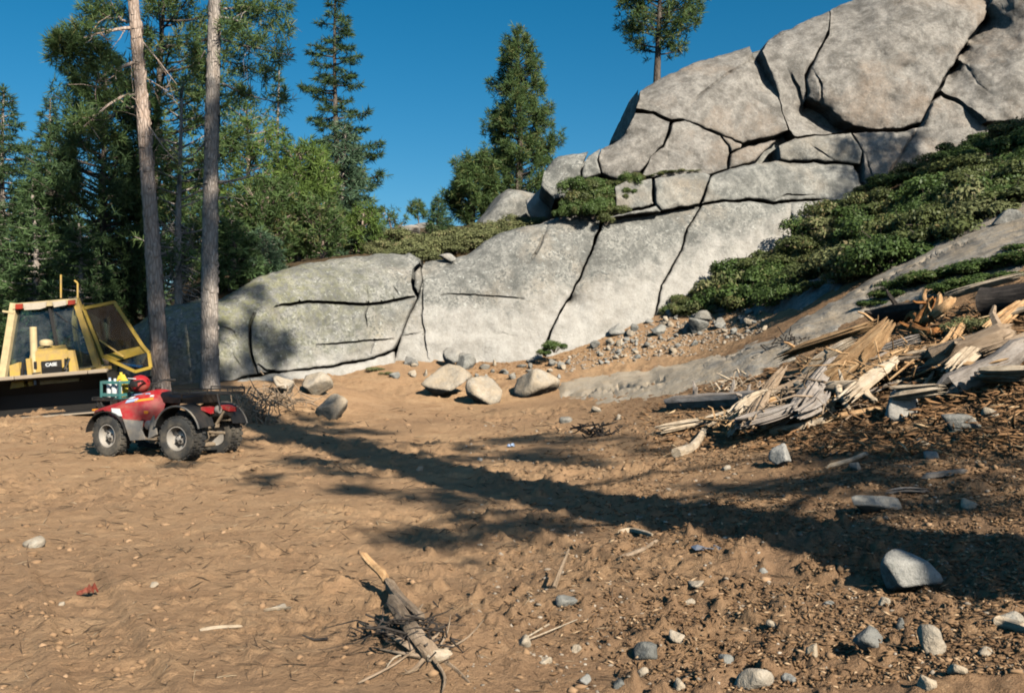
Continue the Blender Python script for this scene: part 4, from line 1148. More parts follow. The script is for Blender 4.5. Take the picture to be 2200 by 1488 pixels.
def mat_glass():
    m, nt, out = new_mat('window_glass'); k = NT(nt)
    t = k.n('ShaderNodeBsdfTransparent'); t.inputs[0].default_value = (0.62, 0.72, 0.74, 1)
    g = k.n('ShaderNodeBsdfGlossy'); g.inputs['Roughness'].default_value = 0.05; g.inputs['Color'].default_value = (.9, .95, 1, 1)
    df = k.n('ShaderNodeBsdfDiffuse'); df.inputs[0].default_value = (0.30, 0.30, 0.27, 1)
    fr = k.n('ShaderNodeFresnel'); fr.inputs[0].default_value = 1.5
    a = k.n('ShaderNodeMixShader'); k.link(fr.outputs[0], a.inputs[0]); k.link(t.outputs[0], a.inputs[1]); k.link(g.outputs[0], a.inputs[2])
    b = k.n('ShaderNodeMixShader'); k.link(k.math('MULTIPLY', k.fr(k.noise(k.obj(), 3, 5, .7), .35, .8), .22), b.inputs[0]); k.link(a.outputs[0], b.inputs[1]); k.link(df.outputs[0], b.inputs[2])
    k.link(b.outputs[0], out.inputs['Surface'])
    return m
M['glass'] = mat_glass()

# ------------------------------------------------------------------ the dozer
DB = Vector(W(90, 897, 20.6)); DB.z = ground_z(DB.x, DB.y)
dz = empty('crawler_loader', DB, 0, 'yellow crawler loader with its cab door swung open, cut by the picture edge', 'loader')
def dp(px, py, d): return tuple(Vector(W(px, py, d)) - DB)
def poly_plate(name, pts, d, mat, thick=.03, parent=None):
    mb = MB()
    if not hasattr(d, '__len__'): d = [d] * len(pts)
    f = [dp(x, y, q) for (x, y), q in zip(pts, d)]; b = [(x, y + thick, z) for x, y, z in f]
    mb.loft([f, b])
    return mb.build(name, M[mat], parent or dz)
def post(name, pts, d, w, mat, parent=None, h=None):
    mb = MB()
    if not hasattr(d, '__len__'): d = [d] * len(pts)
    q = [dp(x, y, e) for (x, y), e in zip(pts, d)]
    for a, b in zip(q[:-1], q[1:]): mb.bar(a, b, w, h, (0, 1, 0))
    return mb.build(name, M[mat], parent or dz)
ROLL = Matrix.Rotation(math.radians(-4.6), 3, 'Y')
def rolled(mb):
    mb.v = [tuple(ROLL @ Vector(v)) for v in mb.v]; return mb
# bucket: back, floor and sides, mouth towards the camera
bk = MB()
prof = [(-.02, .80), (.30, .84), (.70, .72), (.93, .45), (.90, .12), (.55, .0), (-.02, -.02), (-.02, .015), (.52, .04), (.84, .15), (.87, .44), (.66, .67), (.29, .79), (-.02, .76)]
bk.prism(prof, -1.42, 1.42, 'x')
for s in (-1.42, 1.40):
    bk.prism([(0.0, .80), (.30, .84), (.70, .72), (.93, .45), (.90, .12), (.55, .0), (0.05, -.02), (.12, .4)], s, s + .02, 'x')
rolled(bk).build('bucket', M['steel_dark'], dz)
for a, b in ((-1.45, -.50), (-.485, 1.02), (1.035, 1.42)):
    e = MB(); e.box((a, -.06, .77), (b, .07, .85), .012); rolled(e).build('bucket_lip', M['steel_edge'], dz)
e = MB(); e.box((-1.42, -.16, -.04), (1.42, .10, -.012)); rolled(e).build('cutting_edge', M['steel_edge'], dz)
# tracks
for s in (-1, 1):
    tr = MB()
    outl = [(1.0, .22), (1.12, .05), (1.3, -.03), (3.3, -.03), (3.5, .08), (3.58, .3), (3.5, .55), (3.3, .68), (1.3, .62), (1.08, .48)]
    tr.prism(outl, s * 1.0 - .2, s * 1.0 + .2, 'x')
    t = tr.build('track', M['steel_dark'], dz)
    for i in range(14):
        p = MB(); yy = 1.3 + i * .15; p.box((s * 1.0 - .21, yy, .66), (s * 1.0 + .21, yy + .035, .71)); p.build('grouser', M['steel_dark'], t)
# engine hood and grille
hood = MB()
sec = []
for d, xs, ys in ((21.45, (60, 152), (752, 812)), (22.3, (66, 148), (742, 815))):
    (x0, x1), (y0, y1) = xs, ys
    sec.append([dp(x0, y1 + 3, d), dp(x1, y1 - 4, d), dp(x1, y0 + 10, d), dp(x1 - 8, y0 - 2, d), dp(x0 + 18, y0 + 2, d), dp(x0 + 4, y0 + 12, d)])
hood.loft(sec); hood.build('hood', M['yellow'], dz)
gl = poly_plate('grille', [(88, 776), (131, 772), (134, 808), (92, 812)], 21.41, 'black', .03)
for i in range(5):
    y = 790 + i * 4.2
    post('grille_slat', [(90, y + 1.6), (133, y - 2)], 21.40, .018, 'steel_dark', gl)
tc = bpy.data.curves.new('badge', 'FONT'); tc.body = 'CASE'; tc.align_x = 'CENTER'; tc.align_y = 'CENTER'; tc.size = .10; tc.extrude = .006; tc.offset = .004
to = bpy.data.objects.new('badge', tc); COL.objects.link(to)
bpy.context.view_layer.update()
tm = bpy.data.meshes.new_from_object(to.evaluated_get(bpy.context.evaluated_depsgraph_get()))
bpy.data.objects.remove(to)
pl = poly_plate('badge_plate', [(91, 778), (130, 774), (131, 787), (92, 791)], 21.40, 'black', .02, gl)
bd = add('badge', tm, M['white'], gl); bd.scale = (1.05, 1.0, 1.0)
bd.location = dp(110, 783, 21.385); bd.rotation_euler = (math.radians(90), math.radians(-4.6), 0)
# exhaust stack and air cleaner
ex = MB(); a, b = dp(74, 800, 21.5), dp(71, 702, 21.5); ex.tube([a, b], .075, 14); ex.build('exhaust_stack', M['cream'], dz, True)
pc = MB(); c = dp(99, 752, 21.9)
pc.lathe([(.05, -.02), (.05, .08), (.13, .10), (.145, .16), (.13, .21), (.06, .235), (.01, .24)], 18, 'z', c); pc.build('air_cleaner', M['cream'], dz, True)
# lift arms and cylinders
for name, pts, w, mat in (('lift_arm', [(22, 835), (20, 785), (40, 778), (46, 832)], .0, 'yellow'), ('lift_arm', [(146, 752), (156, 752), (168, 812), (150, 815)], 0, 'yellow')):
    poly_plate(name, pts, 21.2, mat, .12)
poly_plate('arm_crossbar', [(85, 812), (170, 803), (171, 818), (86, 826)], 21.15, 'cream', .2)
post('hydraulic_cylinder', [(62, 770), (68, 828)], 21.1, .09, 'yellow')
post('hydraulic_cylinder', [(50, 778), (46, 832)], 21.1, .05, 'steel_dark')
post('hydraulic_rod', [(75, 806), (76, 826)], 21.05, .04, 'blue_pale')
post('hose', [(140, 770), (140, 812)], 21.2, .03, 'black')
poly_plate('step_box', [(24, 812), (48, 808), (52, 830), (24, 834)], 21.0, 'yellow', .25)
# cab
CD, CE = 22.35, 23.7
lp = post('cab_pillar', [(32, 652), (4, 826)], [CD, CD - .25], .15, 'cream')
rp = post('cab_pillar', [(163, 642), (212, 795)], [CD, CD - .25], .13, 'yellow')
post('cab_pillar', [(176, 655), (222, 790)], [CD + .25, CD + .1], .07, 'yellow_door')
post('cab_pillar', [(40, 658), (28, 800)], CE, .10, 'yellow')
post('cab_pillar', [(155, 652), (172, 790)], CE, .10, 'yellow')
rf = MB(); rf.loft([[dp(27, 664, CD - .12), dp(165, 652, CD - .12), dp(166, 640, CD - .12), dp(28, 652, CD - .12)], [dp(34, 668, CE), dp(158, 657, CE), dp(158, 646, CE), dp(35, 658, CE)]])
roof = rf.build('cab_roof', M['cream'], dz)
poly_plate('roof_lamp', [(33, 653), (48, 652), (48, 663), (33, 664)], CD - .16, 'red_lamp', .03, roof)
poly_plate('roof_lamp', [(146, 645), (161, 644), (161, 653), (146, 655)], CD - .16, 'red_lamp', .03, roof)
poly_plate('visor', [(50, 652), (100, 648), (98, 660), (85, 664), (52, 666)], CD - .15, 'visor', .02, roof)
poly_plate('visor', [(112, 648), (142, 645), (142, 655), (116, 660)], CD - .15, 'visor', .02, roof)
post('windscreen_bar', [(106, 655), (124, 752)], [CD, CD - .15], .06, 'steel_dark')
ws = poly_plate('windscreen', [(40, 664), (104, 658), (118, 752), (128, 800), (16, 812)], [CD + .02, CD + .02, CD - .1, CD - .2, CD - .2], 'glass', .008)
poly_plate('windscreen', [(110, 658), (160, 653), (204, 790), (132, 800), (122, 752)], [CD + .02, CD + .02, CD - .2, CD - .2, CD - .1], 'glass', .008)
poly_plate('cab_cowl', [(150, 792), (212, 784), (216, 796), (150, 803)], CD - .3, 'cream', .5)
post('wiper', [(118, 670), (170, 712)], CD - .03, .018, 'black', ws)
poly_plate('side_tank', [(196, 795), (226, 786), (222, 806), (214, 818), (192, 818)], 21.75, 'yellow', .7)
poly_plate('side_frame', [(160, 794), (196, 790), (192, 800), (164, 802)], 21.8, 'yellow', .3)
seat = MB(); q = dp(105, 800, 23.1); seat.box((q[0] - .25, q[1] - .2, q[2]), (q[0] + .25, q[1] + .3, q[2] + .12), .04); seat.box((q[0] - .24, q[1] + .2, q[2] + .1), (q[0] + .24, q[1] + .32, q[2] + .62), .04)
seat.build('operator_seat', M['black_seat'], dz)
fl = MB(); q = dp(105, 812, 22.9); fl.box((q[0] - .85, q[1] - .4, q[2] - .25), (q[0] + .85, q[1] + .9, q[2] - .05)); fl.build('cab_floor', M['steel_dark'], dz)
post('steering_column', [(136, 792), (133, 738)], 22.7, .03, 'yellow')
post('roof_rod', [(131, 640), (131, 590)], CE - .3, .03, 'yellow'); post('roof_rod', [(167, 643), (167, 608), (160, 602)], CE - .5, .03, 'yellow')
post('mirror_arm', [(30, 672), (6, 668)], CD - .1, .04, 'cream')
for (x0, y0, x1, y1) in ((60, 800, 84, 820), (146, 790, 132, 815), (52, 790, 88, 800), (150, 770, 136, 800)):
    h_ = MB(); a_, b_ = Vector(dp(x0, y0, 21.2)), Vector(dp(x1, y1, 21.15)); h_.tube([a_, (a_ + b_) / 2 + Vector((0, -.1, -.08)), b_], .018, 6); h_.build('hose', M['black'], dz, True)
for i in range(4):
    post('step_bolt', [(200 + i * 6, 800), (201.5 + i * 6, 800)], 21.73, .02, 'steel_dark')
poly_plate('side_vent', [(60, 778), (78, 776), (79, 792), (61, 794)], 21.43, 'steel_dark', .02)
# rear counterweight and body so that the machine is whole
bd2 = MB(); q0, q1 = dp(30, 825, 22.4), dp(170, 800, 22.4); bd2.box((q0[0], q0[1], .35), (q1[0], q0[1] + 1.6, q0[2] + .1), .05); bd2.build('chassis', M['yellow'], dz)
# the open door: a bent frame, its glass and its lower panel
dd = 22.2
ring = [(180, 662), (246, 649), (306, 742), (320, 758), (324, 789), (291, 798), (222, 766)]
ringd = [dd, dd - .35, dd - .5, dd - .52, dd - .52, dd - .45, dd - .05]
dm = MB(); pts = [dp(x, y, q) for (x, y), q in zip(ring, ringd)]
for a, b in zip(pts, pts[1:] + pts[:1]): dm.bar(a, b, .065, .045, (0, 1, 0))
door = dm.build('cab_door', M['yellow_door'], dz)
poly_plate('door_glass', [(184, 666), (243, 654), (303, 742), (222, 762)], [dd, dd - .35, dd - .5, dd - .05], 'glass', .006, door)
poly_plate('door_panel', [(222, 763), (306, 741), (318, 756), (262, 772), (238, 778)], [dd - .06, dd - .5, dd - .52, dd - .32, dd - .15], 'yellow_door', .02, door)
poly_plate('door_glass', [(242, 777), (318, 758), (321, 787), (291, 795)], [dd - .15, dd - .52, dd - .52, dd - .45], 'glass', .006, door)
post('door_strut', [(214, 730), (266, 766)], [dd - .2, dd - .4], .03, 'yellow', door)

# ------------------------------------------------------------------ the quad bike
def knob_tyre(rad, wid, name, parent, loc):
    w2 = wid / 2
    t = MB(); t.lathe([(rad * .54, -w2 * .55), (rad * .60, -w2 * .92), (rad * .80, -w2), (rad * .93, -w2 * .9), (rad * .965, -w2 * .6), (rad * .97, 0), (rad * .965, w2 * .6), (rad * .93, w2 * .9), (rad * .80, w2), (rad * .60, w2 * .92), (rad * .54, w2 * .55)], 36, 'y', cap=False)
    for i in range(22):
        for row in (-1, 0, 1):
            a = 2 * math.pi * (i + (row % 2) * .5) / 22
            y = row * w2 * .62; s = MB(); s.box((-.026, y - w2 * .22, rad * .95), (.026, y + w2 * .22, rad * 1.02))
            R = Matrix.Rotation(a, 3, 'Y')
            t.put([tuple(R @ Vector(v)) for v in s.v], s.f)
    wl_ = empty(name, loc); wl_.parent = parent
    t.build('tyre', M['rubber'], wl_, True)
    r = MB(); r.lathe([(rad * .56, w2 * .70), (rad * .56, w2 * .86), (rad * .52, w2 * .86), (rad * .49, w2 * .05), (rad * .36, -w2 * .02), (rad * .24, w2 * .30), (rad * .11, w2 * .34), (rad * .09, w2 * .6), (.001, w2 * .6), (.001, -w2 * .5), (rad * .5, -w2 * .6), (rad * .56, -w2 * .8)], 28, 'y', cap=False)
    r.build('rim', M['rim'], wl_, True)
    for q in range(4):
        a = q * math.pi / 2 + .5; b = MB(); b.lathe([(.011, w2 * .3), (.011, w2 * .52), (.001, w2 * .53)], 8, 'y', (rad * .16 * math.sin(a), 0, rad * .16 * math.cos(a))); b.build('lug_nut', M['black'], wl_)
    for q in range(3):
        a = q * 2.094 + .4; b = MB(); b.box((-.045, w2 * .0, rad * .34), (.045, w2 * .12, rad * .45)); R = Matrix.Rotation(a, 3, 'Y'); b.v = [tuple(R @ Vector(v)) for v in b.v]; b.build('rim_slot', M['black'], wl_)
    return wl_
fw, rw = hit(244, 984), hit(396, 988)
mid = (fw + rw) / 2
AQ = math.radians(180 - 21)
ax = Vector((math.cos(AQ), math.sin(AQ), 0)); ay = Vector((-math.sin(AQ), math.cos(AQ), 0))
base = Vector(W(318, 985, 13.95)) - ay * .40
base.z = (ground_z(base.x, base.y) + ground_z(base.x + ay.x * .4, base.y + ay.y * .4)) / 2 - .02
qb = empty('quad_bike', base, AQ, 'red four-wheeled quad bike with black racks parked on the dirt', 'quad bike')
qb.rotation_euler = (0, math.radians(0), AQ)
qb.scale = (1.04, 1.04, 1.04)
for x, s, r, w in ((.60, 1, .285, .20), (.60, -1, .285, .20), (-.58, 1, .29, .27), (-.58, -1, .29, .27)):
    wo = knob_tyre(r, w, 'wheel', qb, (x, s * .40, r))
    if s < 0: wo.rotation_euler = (0, 0, math.pi)
    elif x > 0: wo.rotation_euler = (0, 0, math.radians(-6))
def shell(name, secs, mat, th=.012):
    """a moulded shell lofted through cross sections (x, [(y, z), ...] for the outer skin)"""
    mb = MB(); rings = []
    for x, pr in secs:
        o = [(x, y, z) for y, z in pr]; i = [(x, y * .96, z - th) for y, z in reversed(pr)]
        rings.append(o + i)
    mb.loft(rings); return mb.build(name, M[mat], qb, True)
def sect(w, zl, zm, zt): return [(w, zl), (w * .98, zm), (w * .75, (zm + zt * 2) / 3), (w * .35, zt), (0, zt + .015), (-w * .35, zt), (-w * .75, (zm + zt * 2) / 3), (-w * .98, zm), (-w, zl)]
body = shell('body', [(.98, sect(.34, .57, .58, .60)), (.86, sect(.44, .60, .63, .66)), (.66, sect(.50, .64, .67, .71)), (.48, sect(.49, .54, .67, .78)), (.30, sect(.45, .44, .66, .86)), (.14, sect(.36, .42, .66, .90)), (.02, sect(.24, .48, .66, .89)), (-.08, sect(.17, .56, .66, .84))], 'red')
for s in (1, -1):
    fl_ = MB(); a0, a1 = math.radians(8), math.radians(170)
    rings = []
    for i in range(13):
        a = a0 + (a1 - a0) * i / 12; rr = .345
        c, d = math.cos(a) * rr, math.sin(a) * rr
        rings.append([(.60 + c, s * .30, .30 + d), (.60 + c, s * .53, .30 + d - .02), (.60 + c * .97, s * .53, .30 + d * .97 - .02), (.60 + c * .97, s * .30, .30 + d * .97)])
    fl_.loft(rings); fl_.build('front_mudguard', M['black'], qb, True)
    g = MB(); g.loft([[(.32, s * .50, .52), (.04, s * .455, .50), (.04, s * .425, .50), (.32, s * .47, .52)], [(.25, s * .52, .40), (.02, s * .50, .38), (.02, s * .47, .38), (.25, s * .49, .40)], [(.18, s * .52, .24), (-.06, s * .51, .26), (-.06, s * .48, .26), (.18, s * .49, .24)]])
    g.build('mud_flap', M['flap'], qb)
    g2 = MB(); g2.loft([[(-.10, s * .50, .27), (-.24, s * .50, .33), (-.24, s * .47, .33), (-.10, s * .47, .27)], [(-.08, s * .44, .50), (-.14, s * .45, .58), (-.14, s * .42, .58), (-.08, s * .41, .50)]]); g2.build('foot_guard', M['flap'], qb)
    fp = MB(); fp.box((-.20, s * .20, .25), (.10, s * .50, .28), .008); fp.build('footrest', M['mud'], qb)
    rings = []
    for i in range(13):
        a = math.radians(150 - 120 * i / 12) if False else math.radians(14 + 150 * i / 12)
        rr = .37; c, d = -math.cos(a) * rr, math.sin(a) * rr * 1.02
        rings.append([(-.58 + c, s * .20, .36 + d), (-.58 + c, s * .52, .355 + d - .015), (-.58 + c * .97, s * .52, .355 + d * .96 - .015), (-.58 + c * .97, s * .20, .36 + d * .97)])
    rfn = MB(); rfn.loft(rings); rfn.build('rear_mudguard', M['black'], qb, True)
    tr_ = MB(); tr_.tube([r[1] for r in rings], .012, 6); tr_.build('mudguard_rim', M['flap'], qb, True)
    rp_ = MB(); rp_.loft([[(-.80, s * .10, .70), (-.80, s * .30, .70), (-.80, s * .30, .66), (-.80, s * .10, .66)], [(-.94, s * .10, .68), (-.94, s * .28, .67), (-.94, s * .28, .61), (-.94, s * .10, .62)]]); rp_.build('rear_panel', M['red'], qb)
    rfl = MB(); rfl.box((-.06, s * .44, .60), (.0, s * .47, .64), .006); rfl.build('side_reflector', M['orange'], qb)
    rf2 = MB(); rf2.box((.93, s * .24, .605), (.985, s * .37, .635), .006); rf2.build('front_reflector', M['orange'], qb)
    hl = MB(); hl.lathe([(.055, 0), (.06, .03), (.04, .05), (.001, .055)], 14, 'x', (.93, s * .18, .55)); hl.build('headlight', M['silver'], qb, True)
    # decals lying on the skin
    y = s
    dc = MB(); dc.loft([[(.50, y * .503, .575), (.36, y * .483, .56), (.36, y * .470, .56), (.50, y * .49, .575)], [(.52, y * .500, .665), (.40, y * .484, .66), (.40, y * .472, .66), (.52, y * .488, .665)]]); dc.build('fender_decal', M['white'], qb)
    for (x0, x1, z0, z1, mt) in ((.36, .06, .775, .80, 'white'), (.24, .05, .735, .765, 'orange'), (.36, .22, .72, .76, 'blue_pale'), (.46, .12, .81, .825, 'blue_pale')):
        dk = MB()
        def on(x, z): 
            w = np.interp(x, [-.08, .02, .14, .30, .48], [.17, .24, .36, .45, .49]); zm = np.interp(x, [-.08, .02, .14, .30, .48], [.66, .66, .66, .66, .67]); zt = np.interp(x, [-.08, .02, .14, .30, .48], [.84, .89, .90, .86, .78])
            za = (zm + zt * 2) / 3
            if z <= za: t = (z - zm) / (za - zm); yy = w * (.98 + (.75 - .98) * t)
            else: t = (z - za) / (zt - za); yy = w * (.75 + (.35 - .75) * min(1, t))
            return (x, y * (yy + .016), z + .012)
        a, b, c, d = on(x0, z0), on(x1, z0 + .03), on(x1, z1 + .03), on(x0, z1)
        dk.loft([[a, b, c, d], [(q[0], q[1] - y * .02, q[2] - .012) for q in (a, b, c, d)]]); dk.build('stripe_decal', M[mt], qb)
seat = MB()
rings = []
for x, w, z0, z1 in ((.06, .10, .74, .86), (-.02, .15, .74, .875), (-.2, .165, .73, .84), (-.45, .19, .73, .835), (-.66, .20, .73, .86), (-.74, .18, .74, .85)):
    rings.append([(x, w, z0), (x, w * 1.02, z1 - .03), (x, w * .8, z1), (x, 0, z1 + .012), (x, -w * .8, z1), (x, -w * 1.02, z1 - .03), (x, -w, z0)])
seat.loft(rings); seat.build('seat', M['black_seat'], qb, True)
en = MB(); en.box((-.22, -.17, .24), (.30, .17, .62), .04); en.box((-.1, .12, .3), (.12, .25, .46), .03); en.box((-.72, -.05, .40), (-.2, .05, .62), .02); en.build('engine', M['steel_dark'], qb)
mf = MB(); mf.lathe([(.001, .26), (.05, .26), (.062, .29), (.062, .33), (.001, .34)], 14, 'y', (.03, .02, .44)); mf.build('clutch_cover', M['silver'], qb, True)
ml = MB(); ml.tube([(-.30, -.16, .52), (-.55, -.17, .56), (-.92, -.17, .60)], [.04, .06, .06], 12); ml.build('muffler', M['steel_dark'], qb, True)
axl = MB(); axl.tube([(-.58, -.38, .29), (-.58, .38, .29)], .035, 10); axl.lathe([(.04, -.08), (.11, -.06), (.13, 0), (.11, .06), (.04, .08)], 16, 'y', (-.58, .03, .29)); axl.build('rear_axle', M['mud'], qb, True)
for s in (-.14, .14):
    sw = MB(); sw.bar((-.10, s, .34), (-.66, s, .30), .05); sw.build('swingarm', M['mud'], qb)
ch = MB(); ch.bar((-.72, -.16, .42), (-.72, .16, .42), .05); ch.bar((-.70, -.12, .40), (-.86, -.12, .62), .03); ch.bar((-.70, .12, .40), (-.86, .12, .62), .03); ch.bar((-.62, -.20, .50), (-.90, -.20, .50), .03); ch.bar((-.62, .20, .50), (-.90, .20, .50), .03); ch.build('subframe', M['mud'], qb)
sk = MB(); sk.box((-.74, -.11, .14), (-.46, .11, .20), .02); sk.build('skid_plate', M['mud'], qb)
for s in (-1, 1):
    sh = MB(); sh.tube([(-.55, s * .12, .36), (-.42, s * .10, .66)], .035, 10); sh.build('rear_shock', M['mud'], qb, True)
    fa = MB(); fa.bar((.60, s * .36, .28), (.55, s * .10, .32), .04); fa.bar((.60, s * .34, .34), (.52, s * .12, .56), .04); fa.build('front_arm', M['mud'], qb)
tl = MB(); tl.lathe([(.001, -.03), (.05, -.03), (.058, .0), (.05, .02), (.001, .02)], 16, 'x', (-.98, .18, .66)); tl.build('tail_lamp', M['flap'], qb, True)
hb = MB(); hb.tube([(.20, .40, 1.02), (.24, .22, 1.03), (.30, .08, .98), (.30, -.08, .98), (.24, -.22, 1.03), (.20, -.40, 1.02)], .013, 8); hb.tube([(.30, 0, .98), (.36, 0, .78)], .025, 8); hb.build('handlebar', M['black'], qb, True)
for s in (-1, 1):
    gp = MB(); gp.tube([(.235, s * .28, 1.028), (.20, s * .40, 1.02)], .019, 8); gp.build('grip', M['black'], qb, True)
def rack(x0, x1, hw, z, up, n, name):
    r = MB()
    r.tube([(x0, hw, z), (x1, hw, z), (x1, -hw, z), (x0, -hw, z), (x0, hw, z)], .012, 6)
    for i in range(1, n): y = -hw + 2 * hw * i / n; r.tube([(x0, y, z), (x1, y, z)], .009, 6)
    r.tube([(x0, hw, z + up), (x1, hw, z + up), (x1, -hw, z + up), (x0, -hw, z + up)], .010, 6)
    for (x, y) in ((x0, hw), (x1, hw), (x1, -hw), (x0, -hw), ((x0 + x1) / 2, hw), ((x0 + x1) / 2, -hw), (x1, hw / 3), (x1, -hw / 3)): r.tube([(x, y, z), (x, y, z + up)], .009, 6)
    for y in (-.2, .2): r.tube([(x0, y, z), (x0 + (.06 if x0 < 0 else -.06), y, z - .16)], .012, 6); r.tube([(x1, y, z), (x1 - (.06 if x1 < 0 else -.0) - (.0 if x1 < 0 else .1), y, z - .2)], .012, 6)
    return r.build(name, M['black'], qb, True)
rack(-.42, -.98, .40, .87, .07, 7, 'rear_rack')
rack(.62, 1.00, .34, .76, .03, 6, 'front_rack')
bmp = MB(); bmp.tube([(.98, .22, .34), (1.06, .22, .50), (1.04, .20, .74), (1.04, -.20, .74), (1.06, -.22, .50), (.98, -.22, .34)], .016, 8); bmp.build('front_bumper', M['black'], qb, True)

fc = MB(); fc.lathe([(.04, 0), (.045, .02), (.03, .035), (.001, .036)], 14, 'z', (.16, 0, .905)); fc.build('fuel_cap', M['black'], qb, True)
for s_, e_ in ((.12, .30), (-.12, .26), (.05, -.2)):
    cb = MB(); cb.tube([(.25, s_ * 1.6, 1.03), (.40, s_, 1.04), (.42, s_ * .6, .92), (.36, s_ * .4, .82)], .006, 6); cb.build('cable', M['black'], qb, True)
pod = MB(); pod.box((.36, -.06, .90), (.46, .06, 1.0), .02); pod.build('instrument_pod', M['black'], qb)
for s_ in (-1, 1):
    nb_ = MB(); nb_.bar((-.05, s_ * .40, .22), (-.30, s_ * .42, .22), .03); nb_.bar((-.12, s_ * .18, .24), (-.12, s_ * .42, .22), .03); nb_.build('foot_bar', M['mud'], qb)
ht = MB(); ht.tube([(-.70, .0, .34), (-.86, 0, .33), (-.95, 0, .34)], .02, 8); ht.build('tow_hitch', M['mud'], qb)
# what it carries
def on_quad(x, y, z): return qb.matrix_basis @ Vector((x, y, z))
bpy.context.view_layer.update()
def carried(name, loc, label, cat, rz=0):
    o = empty(name, on_quad(*loc), AQ + rz, label, cat); return o
cr = carried('crate', (.80, .02, .776), 'teal plastic crate full of bottles on the front rack of the quad', 'crate')
cm = MB(); w, l, h = .20, .17, .25
cm.box((-l, -w, 0), (l, w, .012)); cm.build('floor_panel', M['teal'], cr)
for (x, y) in ((-l, -w), (l, -w), (-l, w), (l, w)):
    c_ = MB(); c_.box((x - .013, y - .013, .0), (x + .013, y + .013, h)); c_.build('corner_post', M['teal'], cr)
for z in (.03, .21):
    for s in (-1, 1):
        a = MB(); a.box((-l + .013, s * w - .006, z), (l - .013, s * w + .006, z + .045)); a.build('slat', M['teal'], cr)
        a = MB(); a.box((s * l - .006, -w + .013, z), (s * l + .006, w - .013, z + .045)); a.build('slat', M['teal'], cr)
def bottle(loc, r, h, mat, cap, label, rz=0):
    o = carried('bottle', loc, label, 'bottle', rz)
    m_ = MB(); m_.lathe([(r * .9, 0), (r, .01), (r, h * .66), (r * .85, h * .76), (r * .38, h * .88), (r * .36, h * .94)], 14, 'z'); m_.build('body', M[mat], o, True)
    c_ = MB(); c_.lathe([(r * .42, h * .93), (r * .42, h), (.001, h)], 12, 'z'); c_.build('cap', M[cap], o, True)
bottle((.90, .12, .792), .045, .28, 'white', 'blue_pale', 'white bottle with pale blue cap at the front corner of the crate')
bottle((.80, .13, .792), .05, .27, 'white', 'white', 'plain white bottle with white cap in the near side of the crate')
bottle((.88, -.08, .792), .05, .27, 'blue_pale', 'white', 'pale blue bottle at the far front of the crate')
bottle((.71, .14, .792), .035, .26, 'white', 'red_lamp', 'slim white bottle with red cap at the back of the crate')
jg = carried('jug', (.76, .03, .792), 'tall yellow jug sticking out of the teal crate', 'jug')
m_ = MB(); m_.loft([[(-.06, -.05, 0), (.06, -.05, 0), (.06, .05, 0), (-.06, .05, 0)], [(-.06, -.05, .24), (.06, -.05, .24), (.06, .05, .24), (-.06, .05, .24)], [(-.01, -.03, .33), (.05, -.03, .31), (.05, .03, .31), (-.01, .03, .33)]]); m_.build('body', M['yellow_plastic'], jg)
m_ = MB(); m_.lathe([(.022, .31), (.022, .36), (.001, .36)], 12, 'z', (.025, 0, 0)); m_.build('cap', M['yellow_plastic'], jg, True)
hm = carried('helmet', (.40, .08, .872), 'red helmet with dark visor gap resting behind the crate', 'helmet', math.radians(62))
def dome(r, lat0, lat1, lon0, lon1, nl=9, nk=20, c=(0, 0, .115), sx=1.12):
    rr = []
    for i in range(nl):
        a = lat0 + (lat1 - lat0) * i / (nl - 1)
        rr.append([(c[0] + sx * r * math.cos(a) * math.cos(t), c[1] + r * math.cos(a) * math.sin(t), c[2] + r * math.sin(a)) for t in np.linspace(lon0, lon1, nk)])
    return rr
hs = MB(); hs.loft(dome(.128, -1.05, 1.5, 0, 2 * math.pi * 19 / 20)); hs.build('shell', M['red'], hm, True)
vz = MB()
o_, i_ = dome(.133, -.30, .38, -1.0, 1.0, 5, 12), dome(.118, -.30, .38, -1.0, 1.0, 5, 12)
vz.loft([a_ + b_[::-1] for a_, b_ in zip(o_, i_)]); vz.build('visor', M['black'], hm, True)
pk = MB(); pk.loft([[(.09, -.08, .195), (.09, .08, .195), (.09, .08, .185), (.09, -.08, .185)], [(.20, -.06, .205), (.20, .06, .205), (.20, .06, .198), (.20, -.06, .198)]]); pk.build('peak', M['white'], hm)
# ------------------------------------------------------------------ granite apron on the slope
def hit_many(P, lo=8.0, hi=34.0, n=150):
    P = np.asarray(P, float); out = np.empty(len(P))
    d = np.exp(np.linspace(math.log(lo), math.log(hi), n))
    for a in range(0, len(P), 250):
        q = P[a:a+250]
        X = ((q[:, 0] - CX) / FPX)[:, None] * d[None]
        xy = np.column_stack([X.ravel(), np.tile(d, len(q))])
        g = hfast(xy).reshape(len(q), n) - (CAM_H + ((CY - q[:, 1]) / FPX)[:, None] * d[None])
        k = np.argmax(g > 0, 1); none = ~(g > 0).any(1); k[none] = n - 1
        k = np.maximum(k, 1); r = np.arange(len(q))
        t = np.clip(-g[r, k-1] / (g[r, k] - g[r, k-1] + 1e-9), 0, 1)
        out[a:a+250] = d[k-1] + t * (d[k] - d[k-1])
    return out

